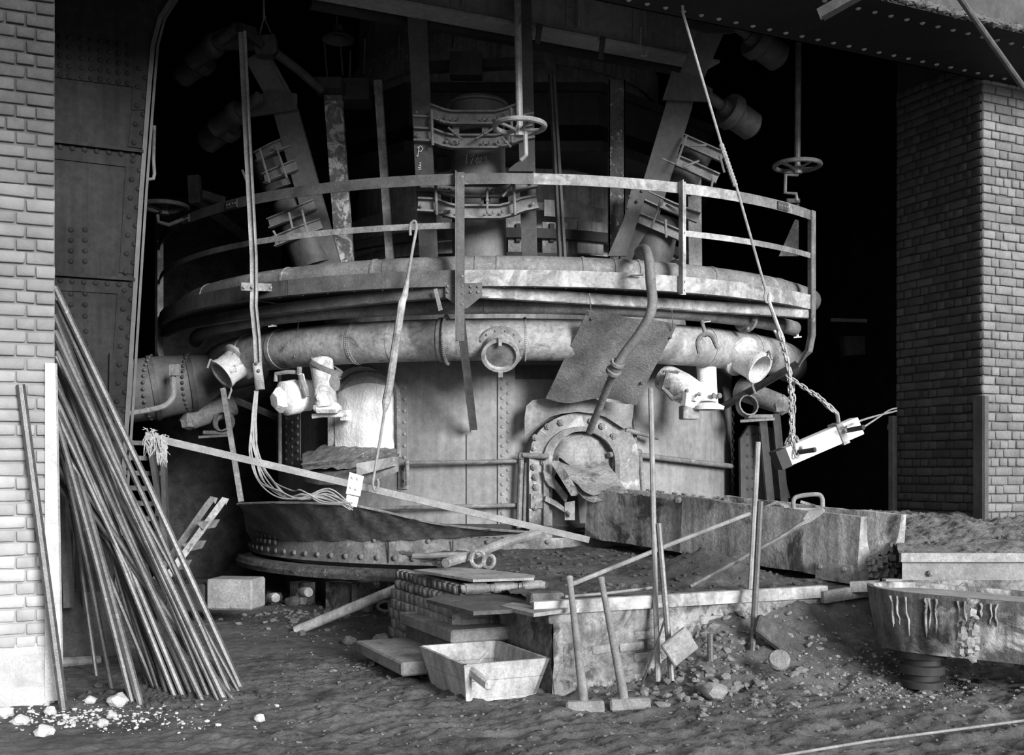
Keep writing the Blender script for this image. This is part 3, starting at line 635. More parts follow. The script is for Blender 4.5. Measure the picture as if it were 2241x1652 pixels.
def tuyere_right():
    t = thing('tuyere_stock', P(1547, 900, 12.95), 'white limed tuyere stock hanging below the right end of the ring pipe', 'nozzle')
    mb = MB(); mb.tube([P(1545, 790, 13.1), P(1548, 850, 13.0), P(1548, 884, 12.95)], [.12, .115, .13], 16); mb.build('downpipe', LIME, t)
    mb = MB(); mb.lathe([(.1, -.02), (.19, -.02), (.2, .02), (.14, .05), (.12, .06)], P(1548, 893, 12.95), Z, 20); fl_ = mb.build('flange', LIME, t)
    mb = MB(); mb.lathe([(0, .03), (.03, .025), (.035, 0)], P(1561, 866, 12.8), V((.5, -.8, 0)), 8); mb.lathe([(0, .03), (.03, .025), (.035, 0)], P(1573, 866, 12.85), V((.5, -.8, 0)), 8); mb.build('clamp_nut', DUST, t)
    mb = MB(); a, b = P(1455, 826, 12.85), P(1516, 862, 12.55); mb.tube([a, a.lerp(b, .6), b], [.16, .175, .16], 16); mb.build('nozzle', M('limed nozzle', .5, .9, .4, 5, .5, 30, spot=.85, sscale=5, sthr=(.5, .6)), t)
    mb = MB(); d = (b-a).normalized(); mb.lathe([(0, .08), (.06, .08), (.08, .05), (.17, .04), (.18, -.02)], b, d, 6); cp = mb.build('nozzle_cap', LIME, t, smooth=.3)
    bolts(cp, [P(1503, 855, 12.42), P(1530, 862, 12.42)], V((.3, -.9, -.1)), .028, DUST)
    mb = MB(); mb.tube(path((1440, 842, 12.75), (1455, 814, 12.7), (1486, 816, 12.6)), .025, 8); mb.tube(path((1462, 816, 12.6), (1452, 850, 12.6), (1472, 872, 12.55), (1490, 866, 12.5)), .03, 8); mb.build('clamp_yoke', DUST, t)
    mb = MB(); mb.lathe([(0, .06), (.05, .055), (.07, 0)], P(1464, 840, 12.6), V((-.5, -.8, 0)), 12); mb.build('side_boss', DUST, t)
    mb = MB(); mb.box(P(1508, 903, 12.95), (.2, .16, .16), Matrix.Rotation(.2, 3, 'Z'), .01); mb.build('bracket_block', LIMEP, t)
    return t
tuyere_right()
def tuyere_rear(px, py, Y, sg, label, mat):
    t = thing('tuyere_stock', P(px, py+40, Y), label, 'nozzle')
    mb = MB(); a, b = P(px-40*sg, py-30, Y+.2), P(px+55*sg, py+5, Y-.1); mb.tube([a, b], [.15, .13], 12); mb.ball(b, .14, 8, (1, 1, .9), .15); mb.build('nozzle', mat, t)
    mb = MB(); mb.lathe([(.12, -.05), (.14, -.05), (.14, .05), (.12, .05)], P(px-20*sg, py+8, Y-.1), V((.3*sg, -1, .2)), 14); mb.build('ring_flange', mat, t)
    mb = MB(); mb.box(P(px+5, py+32, Y), (.32, .25, .05), None, .01); mb.tube(path((px-35, py+42, Y-.1), (px+40, py+37, Y-.1)), .02, 6); mb.build('lever', mat, t)
tuyere_rear(1655, 880, 14.2, 1, 'dim dusty tuyere stock in the shadow at the right of the furnace', DUST)
tuyere_rear(470, 915, 14.6, -1, 'dim dusty tuyere stock in the shadow left of the furnace', DUST)
# rear right leg plates
mb = MB(); q = [P(1620, 960, 14.6), P(1640, 930, 14.6), P(1690, 935, 14.6), P(1730, 1090, 14.6), P(1622, 1095, 14.6)]; mb.prism(q, V((0, .12, 0))); lg = thing('riveted_support', P(1670, 1100, 14.6), 'dark riveted support plate in the shadow right of the hearth', 'support')
mb.build('support_plate', STEEL, lg); rivets(lg, [P(1636+12*i, 950+24*j, 14.6) for i in range(3) for j in range(6)], V((0, -1, 0)), .022, STEEL)
for px0, px1 in ((1668, 1692), (1698, 1722)):
    mb = MB(); mb.bar(P(px0, 905, 14.45), P(px1-5, 1105, 14.45), .1, .05, up=V((0, 1, 0))); mb.build('support_rib', STEEL, lg)
mb = MB(); mb.bar(P(488, 850, 13.4), P(528, 1098, 13.0), .06, .04, up=V((0, 1, 0))); solo('prop_strut', mb, DUST, 'slanting flat prop hanging left of the hearth', 'strut')
# blast duct at left
bd = thing('blast_duct', P(360, 920, 14.4), 'dark riveted blast duct swelling out behind the left column', 'duct')
ct = [P(120, 880, 14.3), P(330, 850, 14.3), P(345, 848, 14.3), P(400, 840, 14.4), P(418, 836, 14.4), P(470, 818, 14.6), P(560, 800, 15.2)]
mb = MB(); mb.tube(ct, [.40, .41, .41, .38, .37, .27, .25], 24); mb.build('duct_shell', M('duct plate', .10, .55, .3, 2, .08, 60, spec=.5), bd)
for i, (c, r) in enumerate(((ct[1].lerp(ct[2], .5), .43), (ct[4], .385))):
    mb = MB(); d = (ct[3]-ct[2]).normalized(); mb.lathe([(r-.05, -.035), (r, -.035), (r, .035), (r-.05, .035)], c, d, 28); so = mb.build('duct_collar', STEEL, bd)
    x = V((0, -1, 0)); y = Z; rivets(so, [c+(x*math.cos(t)+y*math.sin(t))*r for t in [-1.3+.2*k for k in range(14)]], lambda p, c=c: (p-c).normalized(), .026, STEEL)
mb = MB(); mb.tube(smooth_path(path((283, 905, 13.6), (345, 893, 13.6), (368, 882, 13.6), (380, 862, 13.6), (378, 835, 13.6), (384, 800, 13.7)), 4), .035, 8); mb.box(P(383, 810, 13.6), (.12, .08, .14)); mb.build('handle_pipe', DUST, bd)
# ================================================================== walkway round the furnace
WR = 4.9; fz = RZ(590, WR)                            # fascia top height
phL, phM, phR1, phR = PHI(337, WR), PHI(1008, WR), PHI(1492, WR), PHI(1778, WR)
wk = thing('furnace_walkway', C(WR, 0, 3.2), 'curved railed walkway hung round the furnace above the ring pipe', 'walkway')
dz0 = fz-.13
mb = MB(); mb.sweep(rect(-.75, 0, -.02, 0), arc(WR-.02, phL, phR, dz0, 70)); mb.build('deck_plate', STEELM, wk)
def ch(h, t=.02, fl=.07): return [(-fl, -h/2), (0, -h/2), (0, h/2), (-fl, h/2), (-fl, h/2-t), (-t, h/2-t), (-t, -h/2+t), (-fl, -h/2+t)]
def seg(name, mat, a0, a1, z, h, R=WR, prof=None, n=24):
    mb = MB(); mb.sweep([(-q[0], q[1]) if False else q for q in (prof or ch(h))], arc(R, a0, a1, z, n)); return mb.build(name, mat, wk)
seg('fascia', STEEL, phL, PHI(628, WR), fz-.085, .17, n=10); seg('fascia', RAILD, PHI(630, WR), PHI(842, WR), fz-.085, .17, n=10); seg('fascia', RAILD, PHI(843, WR), phM, fz-.085, .17, n=10)
seg('fascia', LIMEP, phM, PHI(1482, WR), fz-.085, .17); seg('fascia', LIMEP, PHI(1483, WR), phR, fz-.085, .17, n=14)
rz = RZ(391, WR)
ra = [(-.07, .06), (0, .06), (0, -.055), (-.012, -.055), (-.012, .048), (-.07, .048)]
seg('top_rail', STEEL, phL, PHI(545, WR), rz, 0, prof=ra, n=10); seg('top_rail', RAILD, PHI(545, WR), phM, rz, 0, prof=ra); seg('top_rail', RAILD, phM, PHI(1168, WR), rz, 0, prof=ra, n=8); seg('top_rail', LIMEP, PHI(1168, WR), PHI(1620, WR), rz, 0, prof=ra); seg('top_rail', PIPE, PHI(1620, WR), phR, rz, 0, prof=ra, n=8)  # rail segments darker at the left, paler towards the right
mz = RZ(492, WR); fb = rect(-.012, 0, -.032, .032)
seg('mid_rail', STEEL, phL, PHI(545, WR), mz, 0, prof=fb, n=10); seg('mid_rail', DUST, PHI(545, WR), phM, mz, 0, prof=fb); seg('mid_rail', LIMEP, phR1, PHI(1660, WR), mz, 0, prof=fb, n=10); seg('mid_rail', PIPE, PHI(1660, WR), phR, mz, 0, prof=fb, n=8)
for px in (408, 508, 1712):
    a = PHI(px, WR); so = patch(px-12, px+12, 0, 1, WR, .012, 3) if False else None
    mb = MB(); p = C(WR+.008, a, rz); td = V((math.cos(a), math.sin(a), 0)); mb.bar(p-td*.1, p+td*.1, .015, .09); so = mb.build('rail_splice', STEEL, wk); rivets(so, [p+td*k+radial(p)*.01 for k in (-.075, -.03, .03, .075)], radial, .014, DUST)
def post(ph, z0, z1, mat, wdt=.085):
    a = C(WR+.012, ph, z0); b = C(WR+.012, ph, z1); td = V((math.cos(ph), math.sin(ph), 0)); rd = V((math.sin(ph), -math.cos(ph), 0))
    mb = MB(); mb.bar(a, b, wdt, .014, up=rd); mb.bar(a-td*wdt*.45+rd*.04, b-td*wdt*.45+rd*.04, .012, .08, up=rd); return mb.build('post', mat, wk)
so = post(phM, 3.05, rz+.07, RAILD)
rivets(so, [C(WR+.02, phM+.004, z) for z in (rz+.02, fz-.07, fz-.17, fz-.25, fz-.36)], radial, .016, DUST)
so = post(phR1, fz-.2, rz+.07, LIMEP); rivets(so, [C(WR+.02, phR1+.003, z) for z in (rz+.02, mz, fz-.06, fz-.15)], radial, .016, DUST)
def bent(ph, mat, bot, top=True):
    rd = V((math.sin(ph), -math.cos(ph), 0)); q = [C(WR+.012, ph, rz+.06), C(WR+.012, ph, 3.32), C(WR-.03, ph, 3.12), C(WR-.16, ph, 2.98), bot]
    mb = MB(); td = V((math.cos(ph), math.sin(ph), 0)); mb.sweep(rect(-.05, .05, -.007, .007), q, up=rd); mb.sweep(rect(-.007, .007, -.07, .0), q, up=rd); return mb.build('post', mat, wk)
bent(phL, DUST, RP(548, 914, 3.34)); bent(phR, PIPE, RP(1582, 893, 3.34))
# knee strut below the middle post
mb = MB(); a, b = C(WR, phM, 3.3), RP(1037, 940, 3.42); mb.bar(a, b, .085, .014, up=V((0, -1, 0))); mb.bar(a+V((-.04, -.03, 0)), b+V((-.04, -.03, 0)), .012, .07, up=V((0, -1, 0))); mb.build('knee_strut', RAILD, wk)
# chord tie beams, gusset
tz = fz-.215
pL, pM, pR = C(WR-.04, phL, tz), C(WR-.04, phM, tz), C(WR-.04, phR, tz-.03)
for a0, a1, mt in ((phM, phR, LIMEP), (phM, phL, RAILD)):
    q = [C(WR-.03-.27*math.sin(math.pi*i/16), a0+(a1-a0)*i/16, tz-.04*math.sin(math.pi*i/16)) for i in range(17)]
    mb = MB(); mb.sweep(rect(-.01, .01, -.06, .06), q); mb.sweep(rect(-.01, .08, -.06, -.045) if a1 < a0 else rect(-.08, .01, -.06, -.045), q); mb.build('tie_beam', mt, wk)
gp = lambda x, y: PL(x, y, C(WR+.002, phM, tz), V((math.sin(phM), -math.cos(phM), 0)))
mb = MB(); mb.prism([gp(975, 622), gp(1055, 618), gp(1055, 648), gp(1022, 675), gp(1008, 675), gp(975, 650)], V((0, .012, 0))); so = mb.build('gusset_plate', RAILD, wk)
bolts(so, [gp(x, y) for x in (980, 992, 1030, 1046) for y in (627, 639)], V((0, -1, 0)), .018, DUST)
mb = MB(); mb.prism([gp(949, 633), gp(957, 631), gp(969, 678), gp(960, 681)], V((0, -.012, 0))); mb.build('loose_strap', DUST, wk)
rivets(wk, [C(WR-.05, phL+.06+(phR-phL-.1)*i/30, dz0-.045) for i in range(31)], -Z, .015, DUST)
mb = MB(); mb.bar(P(1408, 601, 11.55), P(1378, 603, 11.55), .01, .05, up=V((0, 1, 0))); mb.build('pipe_clip', DUST, wk)
mb = MB(); mb.tube(path((562, 657, 12.5), (650, 672, 12.5), (690, 668, 12.6)), .012, 6); mb.build('tie_rod', STEEL, wk)
# ---------------- water pipes of the walkway
uz = RZ(592, 4.55)+.01; UR = 4.55
wp_ = thing('water_main', C(UR, 0, uz-.15), 'thick curved water main lying on the walkway deck', 'pipe')
mb = MB(); mb.tube(arc(UR, PHI(376, UR), PHI(1772, UR), uz, 60), .148, 16); mb.build('main_pipe', PIPE, wp_)
for px in (405, 462, 633, 824, 850, 1044, 1090, 1272, 1340, 1392, 1482, 1552, 1700):
    a = PHI(px, UR); mb = MB(); mb.lathe([(.14, -.02), (.157, -.016), (.157, .016), (.14, .02)], C(UR, a, uz), V((math.cos(a), math.sin(a), 0)), 16); mb.build('joint_ring', PIPE, wp_)
a = PHI(1478, UR); mb = MB(); mb.lathe([(.14, -.02), (.19, -.02), (.19, .02), (.14, .02)], C(UR, a, uz), V((math.cos(a), math.sin(a), 0)), 18); mb.build('flange', DUST, wp_)
LR = 4.42; lz = RZ(668, LR)
lp = thing('drip_main', C(LR, 0, lz-.1), 'thinner curved water pipe with little taps under the walkway', 'pipe')
mb = MB(); ap = arc(LR, PHI(412, LR), PHI(1738, LR), lz, 60); mb.tube(ap, .092, 14); mb.ball(ap[0], .095, 10); mb.build('drip_pipe', PIPE, lp)
for px, r in ((562, .11), (1632, .165), (1064, .096)):
    a = PHI(px, LR); mb = MB(); mb.lathe([(.09, -.02), (r, -.02), (r, .02), (.09, .02)], C(LR, a, lz), V((math.cos(a), math.sin(a), 0)), 18); so = mb.build('flange', DUST, lp)
    if r > .15: bolts(so, [C(LR, a, lz)+(V((math.sin(a), -math.cos(a), 0))*math.cos(t)+Z*math.sin(t))*.135+V((-math.cos(a), -math.sin(a), 0))*.02 for t in (-1.2, -.2, .9)], V((-math.cos(a), -math.sin(a), 0)), .025, DUST)
for px, py in ((597, 714), (1062, 683), (1497, 696), (1545, 704), (1745, 738)):
    p = RP(px, py, LR); mb = MB(); top = C(LR, PHI(px, LR), lz-.08); mb.tube([top, V((p.x, p.y, p.z+.03))], .018, 8); mb.tube([V((p.x, p.y, p.z+.06)), V((p.x, p.y, p.z+.0))], [.012, .026], 8)
    mb.bar(V((p.x-.05, p.y-.01, p.z-.005)), V((p.x+.05, p.y-.01, p.z+.005)), .02, .016); mb.build('tap', BRASS, lp)
mb = MB(); q = smooth_path(path((1398, 552, 11.7), (1412, 546, 11.45), (1421, 575, 11.2), (1424, 620, 11.2), (1428, 660, 11.25), (1420, 695, 11.3), (1396, 735, 11.4), (1366, 775, 11.5), (1350, 802, 11.55)), 5)
hp = thing('downpipe', P(1290, 945, 12.3), 'bent water downpipe hooking over the walkway and across the sheet', 'pipe')
mb.tube(q, .052, 12); mb.ball(q[2], .062, 10); mb.build('bent_pipe', PIPE, hp)
mb = MB(); d = (P(1340, 825, 11.65)-P(1355, 795, 11.53)).normalized(); c = P(1348, 802, 11.56)
mb.lathe([(.05, -.06), (.075, -.06), (.08, -.03), (.066, -.02), (.066, .04), (.085, .05), (.085, .085), (.06, .09)], c, d, 14); mb.build('union', DUST, hp)
mb = MB(); mb.tube([P(1344, 812, 11.6), P(1290, 945, 12.35)], [.042, .042], 12); mb.build('spout_pipe', DUST, hp)
# small cooling pipes on the hearth
def pipe(name, pts, r, label, mat=PIPE, fit=()):
    mb = MB(); mb.tube(pts, r, 10); t = thing(name, pts[-1], label, 'pipe'); mb.build('pipe_run', mat, t)
    for p in fit: mb = MB(); mb.ball(p, r*1.55, 8); mb.build('elbow', mat, t)
    return t
S_ = 3.42
def srow(px0, px1, y0, y1, n=10, R=S_): return [RP(px0+(px1-px0)*i/n, y0+(y1-y0)*i/n, R) for i in range(n+1)]
q = [RP(690, 1062, S_+.02)] if False else []
pipe('cooling_pipe', [RP(892, 1062, S_), RP(891, 1016, S_)]+srow(896, 1140, 1013, 1009), .026, 'thin cooling pipe running level from the slag notch strap to the tap hole', fit=[RP(892, 1013, S_)])
pipe('cooling_pipe', srow(800, 1150, 1113, 1105, 12), .026, 'lower thin cooling pipe crossing the hearth above the apron')
pipe('cooling_pipe', [RP(1135, 1155, S_+.05), RP(1141, 1000, S_+.05), RP(1146, 996, S_+.1), RP(1200, 999, S_+.2)], .032, 'upright cooling pipe turning into the left side of the tap hole', fit=[RP(1142, 998, S_+.06)])
pipe('cooling_pipe', [RP(1147, 1155, S_+.03), RP(1152, 1012, S_+.03)], .026, 'upright cooling pipe close beside the tap hole elbow')
pipe('cooling_pipe', [RP(1332, 995, S_+.1), RP(1390, 991, S_)]+srow(1400, 1600, 996, 1020, 10), .034, 'cooling pipe bending right from the tap hole round the hearth', fit=[RP(1380, 991, S_), RP(1397, 991, S_)])
pipe('cooling_pipe', [RP(1386, 898, S_), RP(1392, 990, S_)], .024, 'short upright pipe above the right cooling pipe')
pipe('cooling_pipe', [RP(1401, 1000, S_), RP(1407, 1080, S_)], .028, 'short upright pipe dropping behind the trough')
pipe('cooling_pipe', [RP(1368, 940, S_+.1), RP(1440, 958, S_+.1)], .03, 'short capped stub pipe pointing right from the shield plate')
pipe('cooling_pipe', [RP(612, 820, S_), RP(613, 1015, S_)], .026, 'upright pipe left of the bolted hearth strap')
# inclined splash sheet and shield plates
pA, pB, pD = P(1285, 680, 11.75), P(1482, 710, 11.9), P(1196, 868, 12.5)
nS = (pB-pA).cross(pD-pA).normalized()
if nS.y > 0: nS = -nS
def SS(px, py, d=0): return PL(px, py, pA+nS*d, nS)
ssr = thing('splash_sheet', SS(1290, 880), 'tilted rusty steel sheet hung over the tap hole', 'sheet')
gg = []; na, nb = 14, 14; c00, c10, c01, c11 = SS(1285, 680), SS(1482, 710), SS(1194, 872), SS(1392, 882)
for i in range(na+1):
    for j in range(nb+1):
        s, t = i/na, j/nb; p = c00.lerp(c10, s).lerp(c01.lerp(c11, s), t); gg.append(p+nS*(.035*noise.noise(V((s*3, t*3, 4)))+(.06*max(0, t-.8)/.2*math.sin(s*7))))
m1 = len(gg); gg += [q-nS*.012 for q in gg]; fs = []
for i in range(na):
    for j in range(nb):
        a, b = i*(nb+1)+j, (i+1)*(nb+1)+j; fs += [(a, b, b+1, a+1), (m1+a, m1+a+1, m1+b+1, m1+b)]
mb = MB(); mb.add(gg, fs); mb.build('sheet', M('rusty sheet', .19, .8, .35, 3, .6, 40, spot=.34, sscale=3, sthr=(.55, .72)), ssr, smooth=1.2)
for px, py in ((1290, 688), (1470, 722)):
    mb = MB(); mb.tube([SS(px, py, .02), SS(px+3, py-10, .03), SS(px, py-45, .08)], .006, 5); mb.build('hanging_wire', BARL, ssr)
for px, py in ((1294, 697), (1467, 738), (1404, 838)):
    mb = MB(); mb.ball(SS(px, py, .01), .02, 6); mb.build('bolt_knob', STEEL, ssr)
out = [(1148, 915), (1152, 888), (1165, 876), (1185, 872), (1210, 871), (1240, 868), (1256, 861), (1268, 866), (1290, 864), (1310, 876), (1340, 880), (1372, 884), (1388, 882), (1382, 935), (1365, 938)]
mb = MB(); inn = [(1372-(1372-1150)*0, 936)] if False else []
arc_in = [(1345, 925), (1325, 912), (1300, 905), (1265, 901), (1230, 905), (1205, 912), (1185, 925), (1165, 940), (1148, 955)]
poly = [TH_(x, y, .24) for x, y in out+arc_in]; mb.prism(poly, n1*-.014)
solo('shield_plate', mb, M('scorched shield plate', .22, .8, .35, 3, .4, 40, spot=.36, sscale=4, sthr=(.55, .7)), 'ragged shield plate curled round the top of the tap hole', 'plate')
# ================================================================== uprights above the walkway
def upright(name, a, b, wdt, thk, mat, label, group=None, flange=True):
    mb = MB(); mb.bar(a, b, wdt, .02, up=V((0, -1, 0)))
    if flange:
        for sg in (-1, 1): mb.bar(a+V((sg*wdt*.46, .05, 0)), b+V((sg*wdt*.46, .05, 0)), .015, thk, up=V((0, -1, 0)))
    return solo(name, mb, mat, label, 'column', group, smooth=.3)
MOTT = M('mottled whitewashed post', .14, .85, .5, 4, .3, 50, spot=.55, sscale=7, sthr=(.5, .58))
upright('stanchion', P(727, 190, 12.7), P(756, 600, 12.9), .205, .12, MOTT, 'broad mottled whitewashed stanchion left of the chalked pipe')
upright('stanchion', P(1350, 175, 12.7), P(1350, 600, 12.7), .19, .12, M('mottled dark post', .09, .8, .5, 4, .3, 50, spot=.36, sscale=12, sthr=(.56, .62)), 'mottled dark stanchion right of the chalked pipe')
upright('slender_stay', P(826, 175, 12.5), P(854, 590, 12.6), .085, .06, LIMEP, 'slender pale stay beside the broad mottled stanchion')
upright('stanchion', P(1520, 390, 13.3), P(1522, 600, 13.3), .16, .1, DUST, 'short pale stanchion behind the right railing')
mb = MB()
for dx in (0, 11): mb.bar(P(1203+dx*.6, 140, 12.3), P(1226+dx, 590, 12.4), .035, .035)
mb.box(P(1205, 150, 12.25), (.12, .1, .1)); solo('twin_tie_rod', mb, STEEL, 'pair of dark tie rods hanging right of the chalked pipe', 'rod')
mb = MB(); mb.box(P(722, 190, 12.6), (.32, .3, .12)); mb.box(P(770, 205, 12.9), (.45, .35, .25)); solo('bearing_block', mb, STEELM, 'dark bearing block on top of the broad mottled stanchion', 'block')
mb = MB(); mb.bar(P(886, 150, 12.4), P(1160, 138, 12.2), .13, .1); mb.box(P(1020, 145, 12.2), (.36, .2, .26)); solo('cross_shaft', mb, STEELM, 'dark cross shaft with a square sleeve high between the channels', 'shaft')
# small hanger rods high at left
for i, (x0, y0, x1, y1) in enumerate(((710, 95, 717, 180), (745, 90, 750, 165), (767, 110, 765, 175), (799, 85, 796, 160), (873, 75, 873, 150), (992, 70, 990, 105))):
    mb = MB(); mb.tube([P(x0, y0, 12.6), P(x1, y1, 12.8)], .012, 6); solo('hanger_rod', mb, STEEL, '%s of six thin dark hanger rods above the stanchions, counted from the left' % ('first', 'second', 'third', 'fourth', 'fifth', 'sixth')[i], 'rod', 'thin hanger rods high above the stanchions')
# ---------------- chalked stove pipe with its channels and clamps
cu = thing('clamped_pipe', P(1047, 580, 12.3), 'upright stove pipe with chalk marks held between channels by bolted clamps', 'pipe')
ca, cb_ = P(1045, 232, 12.5), P(1050, 590, 12.5)
mb = MB(); mb.tube([ca, cb_], .31, 28); mb.tube([ca+Z*-.02, ca+Z*.0, ca+Z*.035, ca+Z*.07], [.36, .36, .33, .24], 24); mb.build('pipe_barrel', M('chalky pipe', .14, .7, .25, 4, .12, 60, spec=.4), cu)
for xa, xb, wd in ((909, 940, .2), (1144, 1160, .17)):
    mb = MB(); a, b = P(xa, -40, 11.4), P(xb, 600, 12.1); mb.bar(a, b, wd, .02, up=V((0, -1, .3)))
    for sg in (-1, 1): mb.bar(a+V((sg*wd*.45, .06, 0)), b+V((sg*wd*.45, .06, 0)), .016, .13, up=V((0, -1, .3)))
    mb.build('channel', M('upright channel', .065, .7, .3, 4, .15, 60), cu)
CL = M('clamp iron', .15, .6, .35, 8, .2, 60, spec=.5)
def clampband(y, dx=0):
    pts = path((905+dx, y-6, 11.75), (943+dx, y-4, 11.75), (968+dx, y+6, 11.75), (988+dx, y+10, 11.78), (1085+dx, y+10, 11.78), (1110+dx, y+4, 11.76), (1135+dx, y-6, 11.76), (1166+dx, y-12, 11.76))
    mb = MB(); mb.sweep([(-.012, -.075), (.07, -.075), (.07, -.055), (.012, -.055), (.012, .055), (.07, .055), (.07, .075), (-.012, .075)], pts); o = mb.build('clamp_band', CL, cu)
    rivets(o, [P(x+dx, y+yy, 11.70) for x, yy in ((912, -5), (975, 8), (993, 10), (1004, 10), (1058, 10), (1070, 10), (1090, 8), (1156, -9))], V((0, -1, 0)), .022, CL)
for y, dx in ((250, 0), (302, 2), (408, 8), (455, 10)): clampband(y, dx)
for x, y0, y1 in ((944, 240, 318), (1118, 236, 312), (953, 395, 470), (1124, 395, 470)):
    mb = MB(); mb.tube([P(x, y0, 11.62), P(x+3, y1, 11.66)], .017, 8); mb.build('clamp_bolt', CL, cu)
for x0, y0, x1, y1 in ((981, 279, 1012, 306), (1042, 303, 1080, 280), (1098, 300, 1118, 322), (955, 260, 975, 268), (1100, 430, 1122, 402), (960, 415, 985, 418), (1066, 412, 1066, 464), (965, 465, 985, 462)):
    mb = MB(); mb.tube([P(x0, y0, 11.6), P(x1, y1, 11.6)], .013, 6); mb.ball(P((x0+x1)/2, (y0+y1)/2, 11.6), .024, 6); mb.build('tee_handle', CL, cu)
for x, y0, y1 in ((998, 272, 302), (1062, 272, 302), (1066, 424, 452), (1060, 424, 452)):
    mb = MB(); mb.bar(P(x, y0, 11.85), P(x, y1, 11.85), .07, .05, up=V((0, -1, 0))); mb.build('clamp_spacer', CL, cu)
for x0, x1, y0, y1 in ((955, 985, 262, 308), (965, 985, 420, 465), (1092, 1112, 420, 452), (1080, 1100, 270, 300)):
    mb = MB(); mb.prism([P(x0, y0, 11.9), P(x1, y0, 11.95), P(x1, y1, 11.95), P(x0, y1, 11.9)], V((0, .25, 0))); mb.build('clamp_cheek', STEELM, cu)
def chalk(strokes, fn):
    mb = MB()
    for s in strokes: mb.tube([fn(*q) for q in s], .0035, 5)
    o = mb.build('chalk_mark', CHALK, cu); o['label'] = 'handwritten chalk mark'
cf = lambda x, y: P(x, y, 12.5-math.sqrt(max(.0, .313**2-((x-1047.5)/F*12.3)**2))-.002)
chalk([[(1022, 338), (1020, 358)], [(1029, 343), (1038, 338), (1034, 349), (1030, 359)], [(1044, 345), (1041, 352), (1044, 358), (1048, 352), (1046, 345), (1044, 345)], [(1050, 347), (1054, 343), (1054, 349), (1049, 357), (1056, 356)], [(1058, 344), (1064, 341), (1060, 349), (1066, 346), (1060, 356), (1070, 351)]], cf)
chf = lambda x, y: PL(x, y, P(909, -40, 11.39)+(P(940, 600, 12.09)-P(909, -40, 11.39))*.58+V((0, -.016, 0)), V((0, -1, -.37)).normalized())
chalk([[(917, 322), (914, 343), (911, 340)], [(913, 324), (920, 319), (926, 324), (921, 332), (916, 330)]], chf)
chalk([[(917, 357), (921, 355), (920, 361), (916, 362), (921, 363), (920, 368), (915, 366)], [(914, 371), (922, 370)]], chf)
mb = MB(); mb.box(P(1140, 355, 11.25), (.1, .1, .24)); mb.build('slide_block', CL, cu) if False else None
# ---------------- inclined lifting frames left and right
def incl(label, beams, cyls, bands, plates, rolls, side):
    t = thing('inclined_frame', beams[-1][1], label, 'frame')
    for a, b, wdt in beams:
        mb = MB(); mb.bar(a, b, wdt, .02, up=V((0, -1, 0))); mb.bar(a+V((-wdt*.47, .08, 0)), b+V((-wdt*.47, .08, 0)), .02, .16, up=V((0, -1, 0))); mb.bar(a+V((wdt*.47, .08, 0)), b+V((wdt*.47, .08, 0)), .02, .16, up=V((0, -1, 0))); mb.build('inclined_beam', M('inclined beam plate', .085, .65, .3, 2, .1, 60, spec=.4), t)
    for a, b, r in cyls: mb = MB(); mb.tube([a, b], r, 18); mb.build('clamped_cylinder', STEEL, t)
    for pts, riv in bands:
        mb = MB(); mb.sweep([(-.01, -.06), (.05, -.06), (.05, -.045), (.01, -.045), (.01, .045), (.05, .045), (.05, .06), (-.01, .06)], pts); o = mb.build('clamp_band', CL, t)
    for poly, th_ in plates: mb = MB(); mb.prism(poly, V((0, th_, 0))); mb.build('bracket_plate', STEEL, t)
    for c, r in rolls:
        d = V((side*.8, .45, -.35)).normalized(); mb = MB(); mb.lathe([(0, -.02), (r*.4, -.02), (r*.5, .06), (r*.9, .05), (r, .08), (r, .16), (r*.8, .2), (r*.8, .45), (r*.5, .5)], c, d, 20); o = mb.build('roller', STEEL, t)
        mb = MB(); mb.tube([c-d*.25, c+d*.05], .06, 12); mb.build('roller_pin', STEEL, o)
    return t
def tee(t, l, Y):
    for x0, y0, x1, y1 in l: mb = MB(); mb.tube([P(x0, y0, Y), P(x1, y1, Y)], .014, 6); mb.build('clamp_bolt', CL, t)
t = incl('left inclined lifting frame with rollers and clamp bands', [(P(560, 118, 12.0), P(620, 225, 12.2), .27), (P(622, 232, 12.2), P(722, 590, 12.6), .27)],
    [(P(592, 345, 12.6), P(622, 420, 12.6), .22), (P(640, 440, 12.7), P(690, 585, 12.7), .24)],
    [(path((562, 345, 12.4), (600, 325, 12.3), (632, 312, 12.3)), 0), (path((580, 392, 12.4), (615, 376, 12.3), (650, 362, 12.3)), 0), (path((590, 490, 12.5), (640, 470, 12.4), (690, 448, 12.4)), 0), (path((602, 530, 12.5), (650, 510, 12.4), (704, 490, 12.4)), 0)],
    [([P(464, 85, 11.9), P(470, 70, 11.9), P(520, 48, 11.9), P(560, 60, 11.9), P(572, 110, 11.9), P(485, 108, 11.9), P(466, 98, 11.9)], .03), ([P(550, 78, 11.85), P(600, 74, 11.85), P(606, 112, 11.85), P(598, 118, 11.85), P(560, 118, 11.85)], .15), ([P(530, 230, 12.1), P(590, 195, 12.1), P(650, 205, 12.1), P(650, 240, 12.1), P(545, 256, 12.1)], .03)],
    [(P(482, 88, 11.85), .13), (P(458, 122, 12.3), .16), (P(532, 237, 12.0), .13), (P(512, 268, 12.4), .17)], -1)
tee(t, ((568, 325, 590, 400), (603, 318, 628, 390), (530, 372, 545, 410), (632, 465, 640, 500), (598, 505, 612, 530), (660, 455, 672, 510)), 12.2)
mb = MB(); mb.tube(path((604, 116, 11.85), (655, 155, 12.1), (702, 196, 12.5)), .05, 10); mb.build('link_arm', STEEL, t)
mb = MB(); mb.bar(P(525, 62, 11.75), P(575, 100, 11.8), .05, .07); mb.build('cross_bar', STEELM, t)
